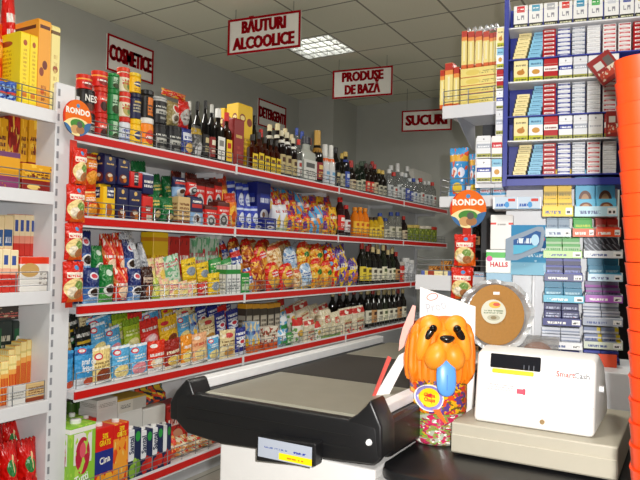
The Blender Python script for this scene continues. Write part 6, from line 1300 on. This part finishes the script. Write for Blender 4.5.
# white dispenser, cough drop box, poster and blister in front of the rack back board
def board_item(mesh, name, a, b, yt, yb, dep, off, label, cat, rz=0):
    ua, ubb = RK(a, (yt+yb)/2, off)[0], RK(b, (yt+yb)/2, off)[0]; z1, z2 = RK((a+b)/2, yt, off)[1], RK((a+b)/2, yb, off)[1]
    p = P0+nv*(ua+ubb)/2+nn*off
    o = add(name, mesh, None, (p.x, p.y, z2), (0, 0, TH+rz), (ubb-ua, dep, z1-z2)); tag(o, label, cat); return o
board_item(proto('box', 'whdisp')[0][1], 'dispenser_box', 490.5, 513, 215, 249.5, .05, .03, 'white dispenser box with red line above the cough drops', 'dispenser box')
bm = BM(); ua, u2 = RK(486, 250)[0], RK(512, 250)[0]
zs_ = RK(498, 273, .03)[1]
sbx = thing('cough_drop_shelf', 'narrow pale blue stand holding the cough drop box', 'stand', (P0+nv*((ua+u2)/2)+nn*.03).to_tuple()[:2]+(.8655,), TH)
obj('stand_body', box(-(u2-ua)/2, (u2-ua)/2, -.002, .06, 0, zs_-.866, bev=.002, seg=1), mat('stand_blue', '9ac0d8', .5), sbx)
o = board_item(proto('box', 'halls')[0][1], 'cough_drop_box', 486, 511, 250, 273, .05, .03, 'white and green cough drop box above the wafer cake', 'sweet box')
q = add('lettering', text_mesh('HALLS', mat('ink', 'd02838', .5), .26, .95, .045), o, (.02, -.008, .36), (0, 0, 0), (.95, .2, 1.05))
# poster
pm = print_mat('poster', '3a8ab8', [('r', 0, .0, 1, .25, '8ac0d8'), ('r', 0, .25, 1, .45, '4a9ac4'), ('r', 0, .45, 1, .72, '1f5e98'), ('t', .25, .48, 1, .58, 1, 'e8f0f4'), ('t', .2, .36, 1, .46, 1, 'd0e4ee'), ('m', 0, 0, 1, .3, 6, .6, 'a8d0e4')], .8)
bm = box(-.5, .5, 0, 1, 0, 1); uv_box(bm)
o = board_item(mesh_from(bm, 'poster', pm), 'gum_poster', 511, 546, 225, 275, .003, .012, 'blue gum poster with NO lettering left of the gum trays', 'poster')
add('lettering', text_mesh('NO', mat('ink', 'd8302c', .5), .24, .9, .01), o, (.3, -.3, .72), (0, 0, 0), (1, 1, .75))
# blister shaped sign
ua, u2 = RK(506, 240)[0], RK(545, 240)[0]; z1, z2 = RK(526, 226)[1], RK(526, 261)[1]; w = u2-ua; h = z1-z2
p = P0+nv*(ua+u2)/2-nn*.015
t = thing('blister_sign', 'blister shaped blue and silver gum sign on the poster', 'sign', (p.x, p.y, z2), TH)
ol = [(-.5, .0), (-.5, .62), (-.3, .72), (.3, .98), (.44, .98), (.5, .85), (.46, .5), (.4, .3), (-.2, .02)]
bm = BM(); prism(bm, [(x*w, z*h) for x, z in ol], 0, .006); obj('sign_body', bm, mat('sign_silver', '8f9fb0', .7), t)
il = [(-.3, .18), (-.3, .6), (-.05, .68), (.28, .86), (.4, .82), (.36, .5), (.3, .42), (-.1, .22)]
bm = BM(); prism(bm, [(x*w, z*h) for x, z in il], -.003, -.0002); bm.normal_update(); uvs(bm, lambda c, n: (c.x/w+.5, c.z/h)); obj('sign_face', bm, print_mat('signface', '5ab4d4', [('r', 0, .45, 1, .9, '2a5a98'), ('t', .3, .5, .85, .75, 1, 'dce8f0'), ('e', .75, .6, .1, .16, 'b8dcf0')], .7), t)

# ---------------------------------------------------------------- wafer sheets in foil tray
cc = onX(498, 316, 2.26); R0 = .098
t = thing('wafer_cake', 'round brown wafer sheets with white label in a foil tray behind the register', 'wafer cake', (cc.x, cc.y, .8655), -PI/2+.42)
hz = cc.z-.8655
def tilt(o): o.rotation_euler = (-.10, 0, 0); return o
bm = BM(); rr = random.Random(3); rings = []
for k, (r, y) in enumerate(((.02, .022), (R0*1.05, .022), (R0*1.18, -.004), (R0*1.32, -.008))):
    ring = []
    for i in range(48):
        a = 2*PI*i/48; w_ = (1+(.02*math.sin(a*7+1)+.025*math.sin(a*3)+.015*math.sin(a*13))*(k > 1)); ring.append(bm.verts.new((r*w_*math.cos(a), y+(.006*rr.uniform(-1, 1) if k > 1 else 0), r*w_*math.sin(a))))
    rings.append(ring)
for A, Bq in zip(rings, rings[1:]):
    for i in range(48): bm.faces.new((A[i], A[(i+1) % 48], Bq[(i+1) % 48], Bq[i]))
bm.faces.new(rings[0])
tilt(obj('foil_tray', bm, mat('foil', 'e0e2e4', .25, metal=.35, vary=.1, scale=60, bump=.3), t, (0, .04, hz)))
wm = mat('wafer_brown', 'b07a2c', .6, vary=.12, scale=120, bump=.15)
bm = BM(); bmesh.ops.create_cone(bm, cap_ends=True, segments=48, radius1=R0, radius2=R0, depth=.018); bmesh.ops.rotate(bm, cent=(0, 0, 0), matrix=Matrix.Rotation(PI/2, 3, 'X'), verts=bm.verts)
for v in bm.verts: v.co.z *= 1.1
bmesh.ops.bevel(bm, geom=[e for e in bm.edges if e.calc_face_angle(0) > 1], offset=.003, segments=2, affect='EDGES')
tilt(obj('wafer_sheets', bm, wm, t, (0, .045, hz)))
def disc(r, y, m, x, z, nm):
    bm = BM(); bmesh.ops.create_cone(bm, cap_ends=True, segments=32, radius1=r, radius2=r, depth=.0012); bmesh.ops.rotate(bm, cent=(0, 0, 0), matrix=Matrix.Rotation(PI/2, 3, 'X'), verts=bm.verts)
    bm.normal_update(); uvs(bm, lambda c, n: (c.x/(2*r)+.5, c.z/(2*r)+.5)); o = obj(nm, bm, m, t, (x, y, z)); return tilt(o)
disc(.043, .034, print_mat('waferlabel', 'd9d8c2', [('e', .55, .78, .24, .14, 'e8b83a'), ('e', .62, .8, .14, .07, 'd8502c'), ('t', .1, .42, .9, .6, 2, '7a8a6a'), ('e', .5, .25, .26, .12, 'b8b498'), ('e', .5, .25, .12, .07, '8a7a50')], .4), -.01, hz+.012, 'round_label')
tilt(obj('price_sticker', box(-.011, .011, -.001, .001, -.005, .005), mat('sticker', 'f2f2ee', .4), t, (-.002, .036-.008, hz+.078)))
obj('tray_stand', box(-.06, .06, .03, .10, 0, .03, bev=.003), m_rackw, t)
# bread in a clear bag right of the cake
pbk = onX(536, 346, 2.32)
t = thing('pastry_bag', 'brown pastry in a clear crinkled bag behind the register display', 'pastry bag', (2.30, pbk.y-.0, .8655), -PI/2)
bm = pouch_bm(1., seed=2)
for v in bm.verts: v.co = Vector((v.co.x*.15, v.co.y*.09, v.co.z*.105))
obj('clear_bag', bm, mat('bag_clear', 'c8c6c2', .15, trans=.5, alpha=.45, bump=.4, scale=40), t, smooth=True)
obj('pastry', blob(.05, .03, .038), mat('pastry_brown', '8a4a24', .7, vary=.2, bump=.3), t, (.0, .045, .045), smooth=True)

# ================================================================== ORANGE BASKET STACK
m_bk = mat('basket_orange', 'c4380a', .4, vary=.05)
bx0 = onX(617, 70, 1.72)
def basket_mesh():
    bm = BM(); D, Wd, Hh = .30, .42, .22     # local x: depth, y: width
    def ring(sx, sy, z, r=.04, n=5):
        out = []
        for cx_, cy_, a0 in ((sx/2-r, sy/2-r, 0), (-sx/2+r, sy/2-r, PI/2), (-sx/2+r, -sy/2+r, PI), (sx/2-r, -sy/2+r, 3*PI/2)):
            for i in range(n+1): a = a0+PI/2*i/n; out.append(bm.verts.new((cx_+r*math.cos(a), cy_+r*math.sin(a), z)))
        return out
    prof = [(-.07, 0), (-.035, .09), (-.02, Hh-.036), (-.002, Hh-.034), (.004, Hh-.033), (.007, Hh-.004), (.008, Hh), (-.008, Hh), (-.045, .1), (-.078, .006)]
    R_ = [ring(D+2*o, Wd+2*o, z) for o, z in prof]; n = len(R_[0])
    for A, Bq in zip(R_, R_[1:]):
        for i in range(n): bm.faces.new((A[i], A[(i+1) % n], Bq[(i+1) % n], Bq[i]))
    bm.faces.new(R_[0][::-1]); bm.faces.new(R_[-1])
    return mesh_from(bm, 'basket_body', m_bk, True)
bkm = basket_mesh()
hb = BM()
for s in (-1, 1):
    rod(hb, (s*.158, -.08, .205), (s*.158, .08, .205), .006, 8)
hnm = mesh_from(hb, 'basket_handle', mat('handle_orange', 'b8300a', .3), True)
XB = 1.06
def edge_y(py):
    t_ = [(58, 617), (78, 618), (150, 623), (222, 628.5), (290, 632), (400, 634), (480, 635.5), (600, 637)]
    for (a0, b0), (a1, b1) in zip(t_, t_[1:]):
        if py <= a1: break
    return onX(b0+(b1-b0)*(py-a0)/(a1-a0), py, XB).y
zi = onX(618, 58, XB).z
STEP = .0345; nb = 22
BXc = XB+.15
bottom = zi-.22-STEP*(nb-1)
for i in range(nb):
    z = bottom+i*STEP; k = nb-1-i
    py = 58+k*STEP*F/1.2
    o = thing('shopping_basket', 'x', 'shopping basket', (BXc, edge_y(py)-.21, z), 0, 'stacked orange shopping baskets')
    add('basket_body', bkm, o); add('basket_handle', hnm, o)
    o['label'] = 'orange plastic shopping basket, %s from the top of the stack' % ((ORD+['twenty-first', 'twenty-second'])[k])
t = thing('basket_stand', 'dark metal stand under the orange basket stack', 'basket stand', (BXc, edge_y(480)-.21, 0))
obj('stand_top', box(-.11, .11, -.17, .17, bottom-.02, bottom-.0005, bev=.004), m_blk, t)
for x in (-.09, .09):
    for y in (-.15, .15): obj('leg', box(x-.012, x+.012, y-.012, y+.012, 0, bottom-.0205, bev=.002, seg=1), m_blk, t)
# added black cabinet form standing in for shade between gum rack and baskets
t = thing('shade_backdrop', 'added black backdrop for the shade behind the gum rack and baskets', 'backdrop', (3.0, -.15, 0))
m_backdrop = mat('backdrop_black', '0d0d0f', .9)
obj('backdrop_case', box(0, .45, -.6, .42, 0, 1.85, bev=.004), m_backdrop, t)
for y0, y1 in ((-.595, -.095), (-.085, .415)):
    d_ = obj('backdrop_door', box(-.02, -.001, y0, y1, .06, 1.83, bev=.003), m_backdrop, t)
    obj('backdrop_handle', box(-.035, -.021, (y1-.04 if y0 < -.3 else y0+.03), (y1-.03 if y0 < -.3 else y0+.04), .9, 1.05, bev=.002), m_blk, d_)

# ================================================================== DARK FAR END
m_dark = mat('far_unit_dark', '3a3b3e', .7)
t = thing('far_shelf_unit', 'dark shelving unit at the far end of the aisle', 'shelving', (7.38, 1.72, 0))
obj('back_panel', box(0, .02, -.75, .55, 0, 1.75), m_dark, t)
for z in (.12, .55, .95, 1.35, 1.70): obj('shelf', box(-.32, -.002, -.75, .55, z-.03, z), m_dark, t)
kk = 0
for z in (.12, .55, .95, 1.35):
    for i in range(12):
        st = (WN, WR, WG, GRN)[i % 4]
        o = pack('bottle', bottle(*st[1:]), (7.10, 2.20-i*.1, z+.0005), (.075, .075, .29), -PI/2)
        REG.append((o, st[0], 'bottle', 'on the far dark unit, shelf %s' % {.12: 'one', .55: 'two', .95: 'three', 1.35: 'four'}[z], i))

# ================================================================== labels
grp = {}
for o, desc, cat, place, key in REG: grp.setdefault((desc, place), []).append((key, o, cat))
for (desc, place), L_ in grp.items():
    L_.sort(key=lambda q: q[0])
    for i, (key, o, cat) in enumerate(L_):
        o['category'] = cat
        if len(L_) == 1: o['label'] = '%s %s' % (desc, place)
        else:
            vert = desc.startswith('long yellow carton lying')
            o['label'] = '%s, %s from %s, %s' % (desc, ORD[i], 'the bottom' if vert else 'left', place); o['group'] = '%ss %s' % (desc, place)

# ================================================================== light
def area(name, loc, size, energy, col, target=None, sy=None):
    l = bpy.data.lights.new(name, 'AREA'); l.energy = energy; l.size = size; l.color = col
    if sy: l.shape = 'RECTANGLE'; l.size_y = sy
    o = bpy.data.objects.new(name, l); COL.objects.link(o); o.location = loc
    if target is not None: o.rotation_euler = (Vector(target)-Vector(loc)).to_track_quat('-Z', 'Y').to_euler()
    return o
right = RM @ Vector((1, 0, 0)); upv = RM @ Vector((0, -1, 0))
fl = bpy.data.lights.new('camera_flash', 'SPOT'); fl.energy = 165; fl.shadow_soft_size = .02; fl.spot_size = math.radians(120); fl.spot_blend = .35; fl.color = (1, .98, .95)
fo = bpy.data.objects.new('camera_flash', fl); COL.objects.link(fo); fo.location = CAM+right*.07+upv*.05
fo.rotation_euler = (RM @ Vector((.05, -.02, 1))).to_track_quat('-Z', 'Y').to_euler()
for i, (x, y) in enumerate(((.8, 1.0), (3.4, .3), (2.2, 3.5), (5.6, .2))):
    area('ambient_fill', (x, y, CZ-.25 if i else CZ-.03), .6, 36, (1, .97, .9))  # unseen area lights added under the ceiling to lift the ambient level
w = bpy.data.worlds.new('world'); scene.world = w; w.use_nodes = True
w.node_tree.nodes['Background'].inputs[0].default_value = (.9, .95, 1, 1); w.node_tree.nodes['Background'].inputs[1].default_value = .12
scene.view_settings.view_transform = 'Standard'; scene.view_settings.look = 'None'; scene.view_settings.exposure = 0.15
for o in bpy.data.objects:
    if 'label' in o and len(o['label'].split()) > 16: print('LONG', o['label'])
